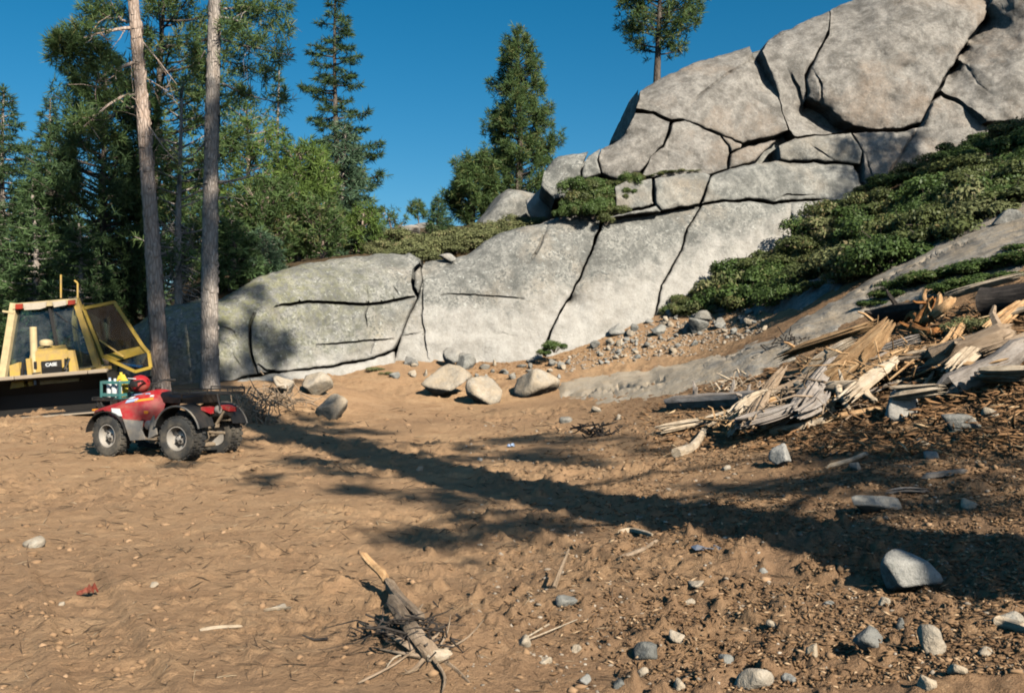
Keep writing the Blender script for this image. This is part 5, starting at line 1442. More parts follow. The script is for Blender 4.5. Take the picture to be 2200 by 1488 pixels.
def apron(name, poly, lift, label, mat, masks, step=11, seed=0, edge=26., cracks=()):
    poly = wobble(resample(np.array(poly, float), step), 7)
    lo, hi = poly.min(0), poly.max(0)
    gx, gy = np.meshgrid(np.arange(lo[0], hi[0], step), np.arange(lo[1], hi[1], step * .7))
    g = np.column_stack([gx.ravel(), gy.ravel()]) + RNG.uniform(-.25, .25, (gx.size, 2)) * step
    lines = [wobble(resample(np.array(l, float), 6, False), 4) for l in cracks]
    for l in lines: g = np.vstack([g, l, l + (0, 2.2), l - (0, 2.2)])
    g = g[inside(g, poly)]
    g = g[edge_field(g, poly).min(1) > 2]
    pts = np.vstack([poly, g]); nb = len(poly)
    vo, eo, fo, ov, oe, of = delaunay_2d_cdt([Vector(q) for q in pts], [(i, (i + 1) % nb) for i in range(nb)], [], 1, 1e-4)
    P = np.array([(v.x, v.y) for v in vo])
    D = hit_many(P)
    e = edge_field(P, poly).min(1)
    X = (P[:, 0] - CX) / FPX * D
    z = height(np.column_stack([X, D])) + lift * smooth(0, edge * 1.6, e) - .05 * (1 - smooth(0, 12, e)) + fbm(np.column_stack([X, D]), 1.3, 4, .55, 95) * .035 * (1 - smooth(20, 60, e))
    V = np.column_stack([X, D, z])
    V[:, 2] += fbm(V, .8, 4, .5, 90 + seed) * .05 * smooth(0, edge, e)
    for l in lines: V[:, 2] -= .12 * np.clip(1 - line_dist(P, l) / 2.2, 0, 1)
    me = make_mesh(name, V, [tuple(f) for f in fo], True, {k: masks[k](P) for k in ('lichen', 'moss', 'pale')})
    import bmesh
    bm = bmesh.new(); bm.from_mesh(me)
    # give it thickness: a skirt into the ground
    be = [q for q in bm.edges if q.is_boundary]
    r = bmesh.ops.extrude_edge_only(bm, edges=be)
    for v in [q for q in r['geom'] if isinstance(q, bmesh.types.BMVert)]: v.co.z -= .4
    bmesh.ops.recalc_face_normals(bm, faces=bm.faces)
    bm.to_mesh(me); bm.free()
    o = add(name, me, mat)
    return tag(o, label, 'rock slab', kind='thing')
Z0 = lambda P: np.zeros(len(P))
M['granite_slab'] = mat_granite('granite_slab', dark=(0.19, 0.175, 0.15), light=(0.45, 0.41, 0.345), warm=(0.44, 0.345, 0.24), dirty=0.7, dirtc=(0.47, 0.36, 0.235), palec=((0.46, 0.37, 0.26), (0.56, 0.475, 0.36)))
SM = {'lichen': lambda P: np.full(len(P), .35), 'moss': Z0, 'pale': lambda P: 1.2 * np.clip(1 - (P[:, 0] - 1200) / 520., 0, .85)}
apron('granite_slab', [(1192,866),(1202,822),(1250,806),(1330,790),(1450,776),(1560,756),(1650,722),(1710,688),(1790,640),(1870,590),(1960,535),(2060,480),(2200,410),(2330,340),(2330,560),(2200,590),(2080,610),(1960,640),(1860,672),(1790,712),(1720,760),(1640,800),(1560,828),(1430,852),(1330,868),(1250,876)],
      .17, 'long smooth granite slab sloping down from the upper right to the boulders', M['granite_slab'], SM, seed=1, cracks=[[(1210,858),(1300,846),(1380,838),(1430,826)], [(1640,690),(1760,640),(1900,575)], [(1480,800),(1560,785),(1640,752)], [(1850,640),(1950,590),(2080,540)]])
apron('rock_slab', [(1600,668),(1640,640),(1700,614),(1760,596),(1815,588),(1822,606),(1770,640),(1710,668),(1650,676)], .22, 'flat pale rock jutting out below the manzanita thicket', M['granite'], {'lichen': lambda P: np.full(len(P), .3), 'moss': Z0, 'pale': lambda P: np.full(len(P), .3)}, 7, 2, 9.)

# ------------------------------------------------------------------ boulders and stones
def ico(sub):
    import bmesh
    bm = bmesh.new(); bmesh.ops.create_icosphere(bm, subdivisions=sub, radius=1.0)
    V = np.array([v.co[:] for v in bm.verts]); Fc = np.array([[v.index for v in f.verts] for f in bm.faces]); bm.free()
    return V, Fc
ICO = {k: ico(k) for k in (1, 2, 3, 4)}
def rock_mesh(seed, sub=3, planes=9, rough=.035, soft=34.0):
    """an angular stone of unit half-size: a ball cut by flat faces, edges worn round"""
    rg = np.random.default_rng(seed)
    V, Fc = ICO[sub]
    n = unit(rg.normal(size=(planes, 3))); h = rg.uniform(.34, .78, planes)
    dt = V @ n.T
    r = np.where(dt > .05, h[None] / np.maximum(dt, .05), 9)
    r = np.minimum(r, 1.25)
    r = -np.log(np.exp(-soft * r).sum(1) + math.exp(-soft * 1.0)) / soft
    P = V * r[:, None]
    P = P * (1 + fbm(P, 2.2, 3, .5, seed)[:, None] * rough * 1.4)
    P = P / np.abs(P).max(0)
    return make_mesh('stone', P, Fc, True, {'lichen': np.full(len(P), .3), 'moss': np.zeros(len(P)), 'pale': np.full(len(P), rg.uniform(.1, .55))})
def boulder(px, py, w, h, label, seed, mat='granite', sub=4, dep=.8, rz=0.0, tilt=0.0, name='boulder', cat='boulder', sink=.12, group=None, me=None):
    p = hit(px, py); s = p.y / FPX
    me = me or rock_mesh(seed, sub)
    o = bpy.data.objects.new(name, me); COL.objects.link(o)
    if not me.materials: me.materials.append(M[mat])
    rx, rzz = w * s / 2 * 1.12, h * s / 2 / (1 - sink) * 1.08
    o.scale = (rx, rx * dep * 1.1, rzz)
    o.location = (p.x, p.y + rx * dep * .7, p.z + rzz * (1 - 2 * sink))
    o.rotation_euler = (tilt, tilt * .6, rz)
    return tag(o, label, cat, group)
boulder(948, 856, 118, 70, 'wide tan boulder, leftmost of the three at the foot of the wall', 5, 'stone_dusty', rz=.2, dep=.7)
boulder(1038, 868, 78, 62, 'smaller broken boulder in the middle of the three below the wall', 9, 'stone_dusty', rz=.9)
boulder(1147, 853, 104, 72, 'peaked tan boulder, rightmost of the three at the foot of the wall', 14, 'stone_dusty', rz=.3)
boulder(710, 903, 72, 54, 'rounded tan boulder alone in the dirt at the edge of the tree shade', 21, 'stone_dusty')
boulder(672, 852, 66, 50, 'tan boulder on the dirt mound behind the quad bike', 23, 'stone_dusty', rz=1.0)
boulder(606, 850, 50, 40, 'dusty boulder half buried in the mound behind the quad bike', 24, 'stone_dusty', rz=2.0)
boulder(1972, 1276, 118, 78, 'large grey stone at the lower edge of the long tree shadow', 26, 'granite', rz=.4, dep=.75)
boulder(1942, 904, 74, 62, 'white angular rock in front of the wood pile', 28, 'granite', tilt=.5, rz=.5, name='rock', cat='rock').data.attributes['pale'].data.foreach_set('value', np.ones(len(ICO[4][0]), np.float32))
boulder(2070, 926, 72, 48, 'grey rock in the bark litter right of the white rock', 30, 'granite', name='rock', cat='rock')
boulder(1688, 1008, 54, 50, 'grey rock standing in the bark litter below the wood pile', 32, 'granite', name='rock', cat='rock')
boulder(1880, 1104, 118, 50, 'flat dark grey rock along the upper edge of the shadow', 34, 'granite', name='rock', cat='rock', dep=.5)
boulder(968, 792, 46, 44, 'squarish grey rock at the foot of the wall under the rust streak', 36, 'granite', name='rock', cat='rock', dep=.6)
boulder(1000, 796, 40, 36, 'pale rock wedged at the wall foot beside the squarish grey one', 37, 'granite', name='rock', cat='rock', dep=.6)
boulder(880, 786, 34, 24, 'small grey rock at the foot of the slanting crack by the plinth', 38, 'granite', name='rock', cat='rock', dep=.6)
boulder(1440, 668, 32, 22, 'pale rock perched at the top of the rubble slope', 39, 'granite', name='rock', cat='rock')
boulder(1502, 716, 40, 34, 'blocky pale rock with a dark shadow on the rubble slope', 40, 'granite', name='rock', cat='rock')
boulder(1520, 698, 50, 30, 'broad pale rock highest of the blocky group on the rubble', 41, 'granite', name='rock', cat='rock')
boulder(1418, 722, 34, 24, 'pale rock low on the rubble slope near the wall', 42, 'granite', name='rock', cat='rock')
boulder(1545, 706, 28, 24, 'small pale rock beside the blocky group on the rubble', 43, 'granite', name='rock', cat='rock')
boulder(1325, 722, 36, 26, 'rounded rock against the wall at the left end of the rubble', 44, 'granite', name='rock', cat='rock')
boulder(2178, 492, 60, 44, 'grey boulder high on the slab at the picture edge', 45, 'granite')
def bw(px, py, d, w, h, label, seed, mat, rz=0):
    o = boulder(px, 1000, 10, 10, label, seed, mat); c = W(px, py, d); s = d / FPX
    o.location = c; o.scale = (w * s / 2, w * s / 2 * .8, h * s / 2); o.rotation_euler = (0, 0, rz); return o
bw(1085, 470, 37, 190, 120, 'dark-sided boulder on the rim in front of the skyline pine', 46, 'granite', .3)
o = bw(1158, 445, 35, 84, 92, 'bright white boulder on the rim beside the ledge bushes', 47, 'granite', .9)
o.data.attributes['pale'].data.foreach_set('value', np.ones(len(o.data.vertices), np.float32))
bw(965, 556, 29.4, 44, 24, 'loose grey block on the wall top above the rust streak', 48, 'granite', .2)
bw(868, 500, 62, 70, 40, 'pale far boulder in the sky gap', 49, 'granite_warm'); bw(925, 496, 75, 90, 34, 'second pale far boulder beside the pointed conifer', 50, 'granite_warm', 1)

STN = [rock_mesh(200 + i, 3, 9) for i in range(8)]
for m_ in STN: m_.materials.append(M['granite'])
STD = [rock_mesh(220 + i, 3, 9) for i in range(5)]
for m_ in STD: m_.materials.append(M['stone_dusty'])
rg = np.random.default_rng(81)
fg = [(1392,1410,52,30),(1455,1372,40,22),(1380,1452,36,24),(1330,1478,34,20),(1625,1484,80,44),(2005,1408,66,56),(1882,1398,72,34),(2172,1345,70,30),(1752,1410,34,22),(1218,1303,46,20),(1130,1392,44,24),(1172,1424,36,16),(1935,1352,18,36),(1900,1300,28,16),(2060,1450,40,20),(1560,1420,34,18),(1500,1260,40,14),(60,1176,52,24),(1780,1300,26,14),
      (1660,1350,30,16),(1460,1480,40,20),(1260,1470,30,18),(2120,1410,36,20),(1990,1480,50,24),(1700,1470,34,18),(1240,1400,26,14),(600,1310,40,10),(2010,985,40,22),(1980,960,34,18),(2130,900,40,24),(1840,1010,28,16),(2090,1090,44,22),(1560,1010,26,14),(1215,908,30,18),(1280,885,24,12),(1330,900,20,10),(1640,1230,24,12),(1480,1300,30,14),(900,1010,18,8),(1030,990,16,8),(330,1260,20,10),(130,1300,16,9)]
for i, (x, y, w, h) in enumerate(fg):
    near = ('in the open dirt left of the broken root' if x < 700 else 'in the dirt around the broken root' if x < 1300 else 'in the dirt between the broken root and the large grey stone' if x < 1800 else
            'in the dirt near the large grey stone') if y > 1200 or x < 700 else 'among the bark litter on the slope' if x > 1500 else 'in the dirt beyond the long shadow'
    boulder(x, y, w, h, 'small pale stone lying ' + near, 0, me=(STN if i % 3 == 0 else STD)[i % 5], rz=rg.uniform(0, 6), sub=2, name='stone', cat='stone', group='loose stones ' + near, sink=.36)
# rubble below the cliff
rub = np.array([(1200,772),(1300,735),(1400,690),(1440,665),(1560,655),(1660,680),(1640,715),(1500,755),(1350,778),(1210,800)], float)
k = 0
while k < 95:
    q = np.array([[rg.uniform(1200, 1660), rg.uniform(655, 800)]])
    if not inside(q, rub)[0]: continue
    w = rg.choice([9, 12, 15, 20, 26], p=[.3, .3, .2, .13, .07]); k += 1
    boulder(q[0, 0], q[0, 1], w * rg.uniform(.9, 1.3), w * rg.uniform(.6, .9), 'loose stone in the rubble between the wall and the slab', 0, me=(STN + STD)[rg.integers(13)], rz=rg.uniform(0, 6), name='stone', cat='stone', group='rubble stones below the wall', sink=.2)
for i in range(34):
    x = rg.uniform(840, 1210); y = np.interp(x, [840, 1210], [792, 785]) + rg.uniform(-8, 34)
    boulder(x, y, rg.uniform(9, 26), rg.uniform(7, 16), 'broken stone along the foot of the wall', 0, me=(STN + STD)[rg.integers(13)], rz=rg.uniform(0, 6), name='stone', cat='stone', group='broken stones at the wall foot', sink=.2)

# ------------------------------------------------------------------ timber
def mat_wood(name, a, b, c, streak=9.0):
    m, nt, out = new_mat(name); k = NT(nt)
    p = k.obj()
    n = k.noise(k.scale(p, (1.2, streak, streak)), 2.0, 7, 0.7, 0.3)
    col = k.ramp(n, [(0.3, a), (0.5, b), (0.7, c)])
    col = k.mix(k.math('MULTIPLY', k.fr(k.noise(p, 5, 5, .7), .5, .7), .5), col, tuple(x * .45 for x in a))
    k.bsdf(out, col, 0.85, k.bump(n, 1.0, 0.03), spec=0.15)
    return m
M['wood_gold'] = mat_wood('split_wood', (0.28, 0.14, 0.058), (0.52, 0.315, 0.155), (0.63, 0.44, 0.245))
M['wood_pale'] = mat_wood('pale_wood', (0.33, 0.235, 0.15), (0.52, 0.41, 0.285), (0.62, 0.53, 0.41))
M['wood_grey'] = mat_wood('weathered_wood', (0.19, 0.155, 0.125), (0.33, 0.28, 0.235), (0.44, 0.39, 0.34))
M['wood_red'] = mat_wood('red_rotten_wood', (0.16, 0.055, 0.02), (0.36, 0.15, 0.05), (0.52, 0.27, 0.10))
M['wood_char'] = mat_wood('dark_bark_wood', (0.02, 0.017, 0.015), (0.05, 0.042, 0.036), (0.11, 0.09, 0.075))
M['wood_tan'] = mat_wood('dirty_branch', (0.17, 0.115, 0.07), (0.33, 0.24, 0.16), (0.45, 0.34, 0.24))
def at_px(x, y, gy):
    """a point seen at (x, y), standing over the ground seen at (x, gy)"""
    d = hit(x, gy).y
    return Vector(W(x, y, d))
def timber(name, pts, th, gy, mat, label, cat='log', seed=0, taper=.85, ragged=.0, flat=1.0, group=None, knots=0, bark_end=None, segs=9, sides=10, dshift=(0, 0), parent=None):
    """a log, plank or root through the given points of the picture; th in picture pixels"""
    rg = np.random.default_rng(seed + 500)
    n = len(pts)
    Q = []
    for i, (x, y) in enumerate(pts):
        g = gy[i] if hasattr(gy, '__len__') else y + gy
        p = at_px(x, y, g); t = i / (n - 1)
        sft = dshift[0] * (1 - t) + dshift[1] * t
        if sft: p = Vector(W(x, y, p.y + sft))
        Q.append(p)
    # smooth resample
    R = []
    for i in range(segs + 1):
        u = i / segs * (n - 1); k_ = min(int(u), n - 2); f = u - k_
        p0, p1, p2, p3 = Q[max(k_-1, 0)], Q[k_], Q[k_+1], Q[min(k_+2, n-1)]
        R.append(0.5 * ((2*p1) + (p2-p0)*f + (2*p0-5*p1+4*p2-p3)*f*f + (3*p1-p0-3*p2+p3)*f*f*f))
    mid = R[segs // 2]
    r0 = th / 2 * mid.y / FPX
    base = R[0].copy()
    x_ax = (R[-1] - R[0]).normalized()
    z_ax = Vector((0, 0, 1)); y_ax = z_ax.cross(x_ax).normalized(); z_ax = x_ax.cross(y_ax)
    rot = Matrix((x_ax, y_ax, z_ax)).transposed()
    loc = [rot.transposed() @ (p - base) for p in R]
    mb = MB(); rings = []
    prof = 1 + rg.uniform(-.12, .12, sides)
    for i, p in enumerate(loc):
        t = i / segs
        rr = r0 * (1 - (1 - taper) * t) * (1 + rg.uniform(-.06, .06))
        if ragged and (t < .001 or t > .999): rr *= .55
        ring = []
        for k_ in range(sides):
            a = 2 * math.pi * k_ / sides
            e = rg.uniform(-1, 1) * ragged * r0 * 2.2 if (i in (0, segs)) else rg.uniform(-.05, .05) * r0
            ring.append((p.x + e, p.y + math.cos(a) * rr * prof[k_], p.z + math.sin(a) * rr * prof[k_] * flat))
        rings.append(ring)
    if ragged >= .35:
        nf = int(9 + 10 * min(1.2, ragged) + r0 * 60)
        for q in range(nf):
            an, rr_ = rg.uniform(0, 6.28), math.sqrt(rg.uniform(0, 1)) * .95
            t0, t1 = rg.uniform(0, .22) * ragged, 1 - rg.uniform(0, .34) * ragged
            if rg.uniform() < .3: t0, t1 = t0 + rg.uniform(0, .35), t1 - rg.uniform(0, .1)
            if t1 - t0 < .25: t0, t1 = .1, .8
            w_ = r0 * rg.uniform(.22, .46); dr1, dr2 = rg.normal(0, .25), rg.normal(0, .25)
            pts_ = []
            for t in np.linspace(t0, t1, 5):
                u = t * segs; k_ = min(int(u), segs - 1); f = u - k_; p = loc[k_].lerp(loc[k_ + 1], f); g_ = r0 * (1 - (1 - taper) * t)
                pts_.append(p + Vector((0, math.cos(an) * rr_ * g_ + dr1 * r0 * (t - .5), (math.sin(an) * rr_ * g_) * flat + dr2 * r0 * (t - .5))))
            mb.tube(pts_, [w_ * .25, w_, w_ * 1.05, w_ * .9, w_ * .12], 4, True, rg.uniform(.35, .8))
    else:
        mb.loft(rings)
    for q in range(knots):
        i = rg.integers(1, segs); p = loc[i]; a = rg.uniform(.1, 3.0); L = r0 * rg.uniform(.6, 1.6)
        dv = Vector((rg.uniform(-.5, .5), math.cos(a), math.sin(a)))
        mb.tube([p + dv * r0 * .6, p + dv * (r0 + L * .6) , p + dv * (r0 + L) + Vector((rg.uniform(-.3, .3) * L, 0, 0))], [r0 * .28, r0 * .2, r0 * .1], 5)
    o = mb.build(name, M[mat], None, ragged < .35, base, rot.to_euler())
    if parent is not None: return o
    return tag(o, label, cat, group)
timber('log', [(1432,866),(1530,860),(1640,853),(1700,846)], 36, 14, 'wood_grey', 'long grey log lying along the bottom of the wood pile', seed=1, knots=7, ragged=.3)
timber('wood_strip', [(1432,858),(1480,852),(1520,848)], 15, 22, 'wood_gold', 'strip of orange torn wood on the end of the long grey log', seed=2, ragged=.8, taper=.4, cat='splinter')
timber('log', [(1670,846),(1740,842),(1802,832)], 36, 16, 'wood_grey', 'grey log continuing behind the forked root', seed=3, knots=3)
timber('plank', [(1412,924),(1460,914),(1514,903)], 28, 14, 'wood_pale', 'pale split timber with a dark shadow below the long grey log', seed=4, ragged=.5, flat=.7, cat='split timber')
timber('plank', [(1512,908),(1555,898),(1592,884)], 38, 16, 'wood_pale', 'short pale split timber behind the first one', seed=5, ragged=.6, flat=.7, cat='split timber')
timber('branch', [(1452,972),(1488,958),(1512,926)], 22, 12, 'wood_pale', 'curved pale branch below the split timbers', seed=6, cat='branch', taper=.7)
timber('plank', [(1664,772),(1720,748),(1790,726),(1850,706),(1900,688)], 32, (812, 800, 784, 764, 745), 'wood_gold', 'long pale golden timber across the top of the wood pile', seed=7, ragged=.5, flat=.7, cat='split timber', knots=2)
timber('plank', [(1716,818),(1752,780),(1795,752),(1842,728)], 32, (850, 840, 825, 805), 'wood_pale', 'whitish timber under the golden one in the wood pile', seed=8, ragged=.4, flat=.8, cat='split timber')
timber('plank', [(1756,836),(1810,792),(1870,745),(1925,682)], 78, (868, 850, 830, 805), 'wood_gold', 'broad golden splintered slab rising to a point in the wood pile', seed=9, ragged=1.1, flat=.75, taper=.3, cat='splintered slab', segs=12)
timber('plank', [(1800,842),(1850,812),(1915,770),(1960,742)], 44, (868, 850, 830, 815), 'wood_gold', 'second golden splintered slab below the pointed one', seed=10, ragged=1.2, flat=.7, taper=.5, cat='splintered slab')
timber('plank', [(1880,800),(1940,770),(2000,755)], 40, (835, 820, 808), 'wood_pale', 'pale shattered timber beside the fat grey log', seed=11, ragged=1.2, flat=.5, taper=.6, cat='split timber')
timber('log', [(1992,782),(2050,764),(2110,742),(2168,716)], 78, (818, 806, 792, 778), 'wood_tan', 'fat tan log at the right end of the wood pile', seed=12, ragged=.2, knots=2, taper=.8, sides=14)
timber('log', [(2028,836),(2090,808),(2150,780),(2195,742)], 58, (862, 842, 822, 805), 'wood_grey', 'greyish peeled log below the fat tan one', seed=13, ragged=.3, taper=.9, sides=14)
timber('plank', [(2030,638),(2100,616),(2210,588)], 26, (690, 675, 655), 'wood_pale', 'pale plank lying across the top of the brush at the picture edge', seed=14, ragged=.4, flat=.6, cat='plank')
timber('plank', [(2140,682),(2180,670),(2230,656)], 24, (715, 705, 695), 'wood_pale', 'short white plank under the top one at the picture edge', seed=15, ragged=.3, flat=.6, cat='plank')
timber('log', [(1880,682),(1930,670),(1990,662)], 44, (712, 702, 694), 'wood_char', 'dark charred log behind the golden timbers', seed=17, knots=2)
lg = timber('log', [(2112,652),(2190,640),(2260,625)], 66, (690, 680, 672), 'wood_char', 'dark log with a pale sawn rim facing the camera', seed=16, sides=16)
timber('branch', [(1800,852),(1900,832),(2010,812)], 9, 10, 'wood_tan', 'long thin branch crossing in front of the grey log', seed=18, cat='branch', taper=.5)
timber('branch', [(1690,906),(1790,896),(1892,878)], 18, 8, 'wood_gold', 'straight golden branch below the forked root', seed=19, cat='branch', ragged=.3)
timber('branch', [(1656,926),(1720,916),(1772,902)], 20, 8, 'wood_pale', 'pale peeled branch on the litter below the pile', seed=20, cat='branch', ragged=.3)
timber('branch', [(1780,1002),(1825,990),(1862,974)], 13, 5, 'wood_pale', 'pale stick on the litter beside the standing grey rock', seed=21, cat='stick', ragged=.3)
timber('branch', [(1985,1024),(2030,1018),(2074,1012)], 15, 6, 'wood_grey', 'grey stick on the litter above the shadow', seed=22, cat='stick', ragged=.3)
timber('branch', [(1900,1058),(1950,1052),(2000,1056)], 16, 7, 'wood_grey', 'grey weathered stick above the flat dark rock', seed=23, cat='stick', ragged=.4)
timber('branch', [(1330,1142),(1360,1138),(1400,1148)], 12, 5, 'wood_pale', 'pale stick on the lower edge of the shadow', seed=24, cat='stick', ragged=.3)
timber('branch', [(1330,1198),(1380,1180),(1412,1160)], 12, 5, 'wood_tan', 'tan stick in the dark hollow below the shadow', seed=25, cat='stick', ragged=.2)
timber('branch', [(566,1310),(600,1306),(632,1307)], 10, 4, 'wood_pale', 'short white stick in the open dirt', seed=26, cat='stick', ragged=.4)
timber('branch', [(430,1352),(470,1346),(520,1344)], 8, 3, 'wood_pale', 'thin pale stick in the dirt near the red scrap', seed=27, cat='stick', ragged=.3)
timber('branch', [(2140,1332),(2170,1340),(2205,1350)], 26, 12, 'wood_pale', 'pale block of wood at the picture edge', seed=28, cat='wood block', ragged=.3)
timber('branch', [(1190,1262),(1202,1230),(1222,1180)], 12, (1268, 1250, 1240), 'wood_tan', 'forked stick standing out of the foreground dirt', seed=29, cat='stick', taper=.4)
timber('branch', [(1180,1340),(1120,1378),(1240,1330)], 5, 4, 'wood_pale', 'thin straw-like twig on the foreground dirt', seed=30, cat='stick', taper=.5)
tl_ = ['wood_pale', 'wood_gold', 'wood_tan', 'wood_grey']
rgt = np.random.default_rng(333)
for i in range(64):
    x = rgt.uniform(1560, 2150); y = np.interp(x, [1560, 1640, 1900, 2150], [880, 855, 790, 735]) + rgt.uniform(-34, 74)
    L = rgt.uniform(40, 130); a = rgt.normal(-.45, .35); x1, y1 = x + L * math.cos(a), y + L * math.sin(a) * .8
    big_ = i % 3 == 0
    up = rgt.uniform(26, 60) if big_ else rgt.uniform(8, 34)
    if big_: x1, y1 = x + L * 1.5 * math.cos(a), y + L * 1.5 * math.sin(a) * .8
    timber('branch', [(x, y), ((x + x1) / 2 + rgt.normal(0, 5), (y + y1) / 2 + rgt.normal(0, 5)), (x1, y1)], (rgt.uniform(30, 50) if big_ else rgt.uniform(8, 24)), (y + up, (y + y1) / 2 + up, y1 + up), tl_[i % 4], ('pale', 'golden', 'tan', 'grey')[i % 4] + ' broken piece jumbled in the ' + ('lower' if x < 1800 else 'middle' if x < 1980 else 'upper') + ' part of the wood pile', cat='branch', seed=400 + i, ragged=.5, taper=.7, flat=.7, group='broken pieces in the wood pile')
# forked root and root wads
def root_thing(name, label, cat, mat, arms, at, seed=0):
    c = at_px(*at); o = empty(name, c, 0, label, cat)
    bpy.context.view_layer.update()
    for i, (pts, th, gy, tp) in enumerate(arms):
        a = timber('root_arm', pts, th, gy, mat if isinstance(mat, str) else mat[i % len(mat)], None, seed=seed + i, taper=tp, parent=o, ragged=.15, knots=1)
        a.parent = o; a.matrix_parent_inverse = o.matrix_basis.inverted()
    return o
root_thing('forked_root', 'pale forked root arching in front of the wood pile', 'root', 'wood_pale', [([(1708,830),(1740,838),(1770,862),(1790,884)], 30, (870, 872, 884, 895), .6), ([(1790,882),(1760,892),(1720,900)], 28, 12, .5), ([(1740,836),(1790,830),(1850,826)], 34, (875, 872, 868), .7), ([(1850,826),(1862,850),(1880,862)], 26, (872, 876, 880), .6), ([(1800,828),(1806,855),(1826,880)], 18, (880, 885, 892), .5)], (1740, 880, 890), 40)
root_thing('root_wad', 'rust-red rotten root wad above the pile', 'root', ('wood_red', 'wood_gold'), [([(1975,700),(1990,668),(2005,640)], 30, (712, 705, 700), .5), ([(1990,690),(2015,665),(2020,630)], 24, (712, 706, 700), .4), ([(1980,690),(1960,675),(1945,690)], 22, (712, 708, 706), .5), ([(2000,680),(2030,660),(2050,640)], 26, (712, 706, 700), .6), ([(1960,705),(1990,716),(2020,712)], 30, 14, .6), ([(1998,660),(1985,640),(1990,620)], 16, (705, 702, 700), .3)], (1990, 700, 712), 50)
root_thing('uprooted_root', 'broken root with torn orange tip reaching up from the foreground dirt', 'root', ('wood_gold', 'wood_tan', 'wood_tan', 'wood_tan', 'wood_tan', 'wood_pale', 'wood_tan', 'wood_tan'), [
    ([(778,1188),(800,1212),(822,1232),(832,1250)], 17, (1262, 1268, 1275, 1280), 1.2), ([(832,1246),(856,1282),(884,1310),(906,1330)], 24, (1285, 1310, 1330, 1345), .9), ([(840,1284),(868,1326),(896,1364),(938,1414)], 32, (1330, 1355, 1395, 1425), 1.15),
    ([(922,1402),(896,1432),(872,1446)], 15, (1408, 1434, 1446), .4), ([(934,1408),(978,1436),(1012,1470)], 13, (1410, 1436, 1470), .4), ([(915,1404),(940,1408),(968,1404)], 34, (1416, 1418, 1412), .6), ([(910,1408),(850,1370),(770,1335)], 20, (1412, 1380, 1345), .35), ([(770,1466),(840,1430),(900,1388)], 7, (1470, 1440, 1405), .8),
    ([(905,1395),(880,1372),(862,1340)], 9, (1400, 1380, 1352), .4), ([(935,1402),(960,1360),(968,1320)], 6, (1410, 1385, 1362), .4), ([(940,1400),(1000,1372),(1040,1330)], 6, (1410, 1385, 1350), .4), ([(915,1410),(860,1402),(800,1390)], 12, (1418, 1410, 1396), .3), ([(930,1415),(955,1452),(950,1486)], 12, (1420, 1456, 1490), .4), ([(900,1400),(850,1410),(826,1440)], 6, (1408, 1416, 1444), .4)], (925, 1410, 1420), 60)
def scrap(name, px, py, w, h, mat, label, cat, seed):
    """a crumpled sheet"""
    p = hit(px, py); s = p.y / FPX; rg = np.random.default_rng(seed)
    n = 7; V = []
    for i in range(n):
        for j in range(n): V.append(((i / (n - 1) - .5) * w * s + rg.normal(0, .05 * w * s), (j / (n - 1) - .5) * w * s * .8 + rg.normal(0, .05 * w * s), abs(rg.normal(0, .45 * h * s)) + .01))
    Fc = [(i * n + j, i * n + j + 1, (i + 1) * n + j + 1, (i + 1) * n + j) for i in range(n - 1) for j in range(n - 1)]
    o = add(name, make_mesh(name, V, Fc, False), M[mat], None, (p.x, p.y + .3 * w * s, p.z)); md = o.modifiers.new('thickness', 'SOLIDIFY'); md.thickness = .006
    return tag(o, label, cat)
M['red_scrap'] = mat_plain('red_scrap', (0.22, 0.04, 0.02), .8, 0, .7); M['blue_scrap'] = mat_plain('blue_scrap', (0.07, 0.10, 0.15), .7, 0, .8, (0.25, .2, .15))
scrap('red_scrap', 182, 1284, 34, 20, 'red_scrap', 'small red scrap lying on the open dirt', 'scrap', 1)
scrap('plastic_scrap', 1520, 1184, 56, 12, 'blue_scrap', 'crumpled blue-grey scrap half buried at the edge of the shadow', 'scrap', 2)
scrap('plastic_scrap', 1098, 962, 14, 8, 'blue_pale', 'tiny pale blue scrap beyond the shadow', 'scrap', 3)

# ------------------------------------------------------------------ loose litter
M['chip'] = mat_leaf('bark_chips', (0.09, 0.048, 0.024), (0.32, 0.195, 0.10), (0.46, 0.32, 0.19), 0.0, 0.9, 3.0)
M['twig'] = mat_leaf('dirt_twigs', (0.055, 0.035, 0.022), (0.22, 0.15, 0.09), (0.36, 0.27, 0.17), 0.0, 0.9, 3.0)
M['clod'] = mat_leaf('dirt_clods', (0.20, 0.12, 0.064), (0.36, 0.222, 0.12), (0.40, 0.255, 0.145), 0.0, 0.95, 2.0)
def scatter(n, px, py, rg, dens=None, lo=3.2):
    out = []
    P = np.column_stack([rg.uniform(px[0], px[1], n), rg.uniform(py[0], py[1], n)])
    D = hit_many(P, lo, 30, 140)
    X = (P[:, 0] - CX) / FPX * D
    if dens is not None:
        kp = rg.uniform(0, 1, n) < dens(P, X, D); P, D, X = P[kp], D[kp], X[kp]
    return np.column_stack([X, D, ground_z(X, D)]), P
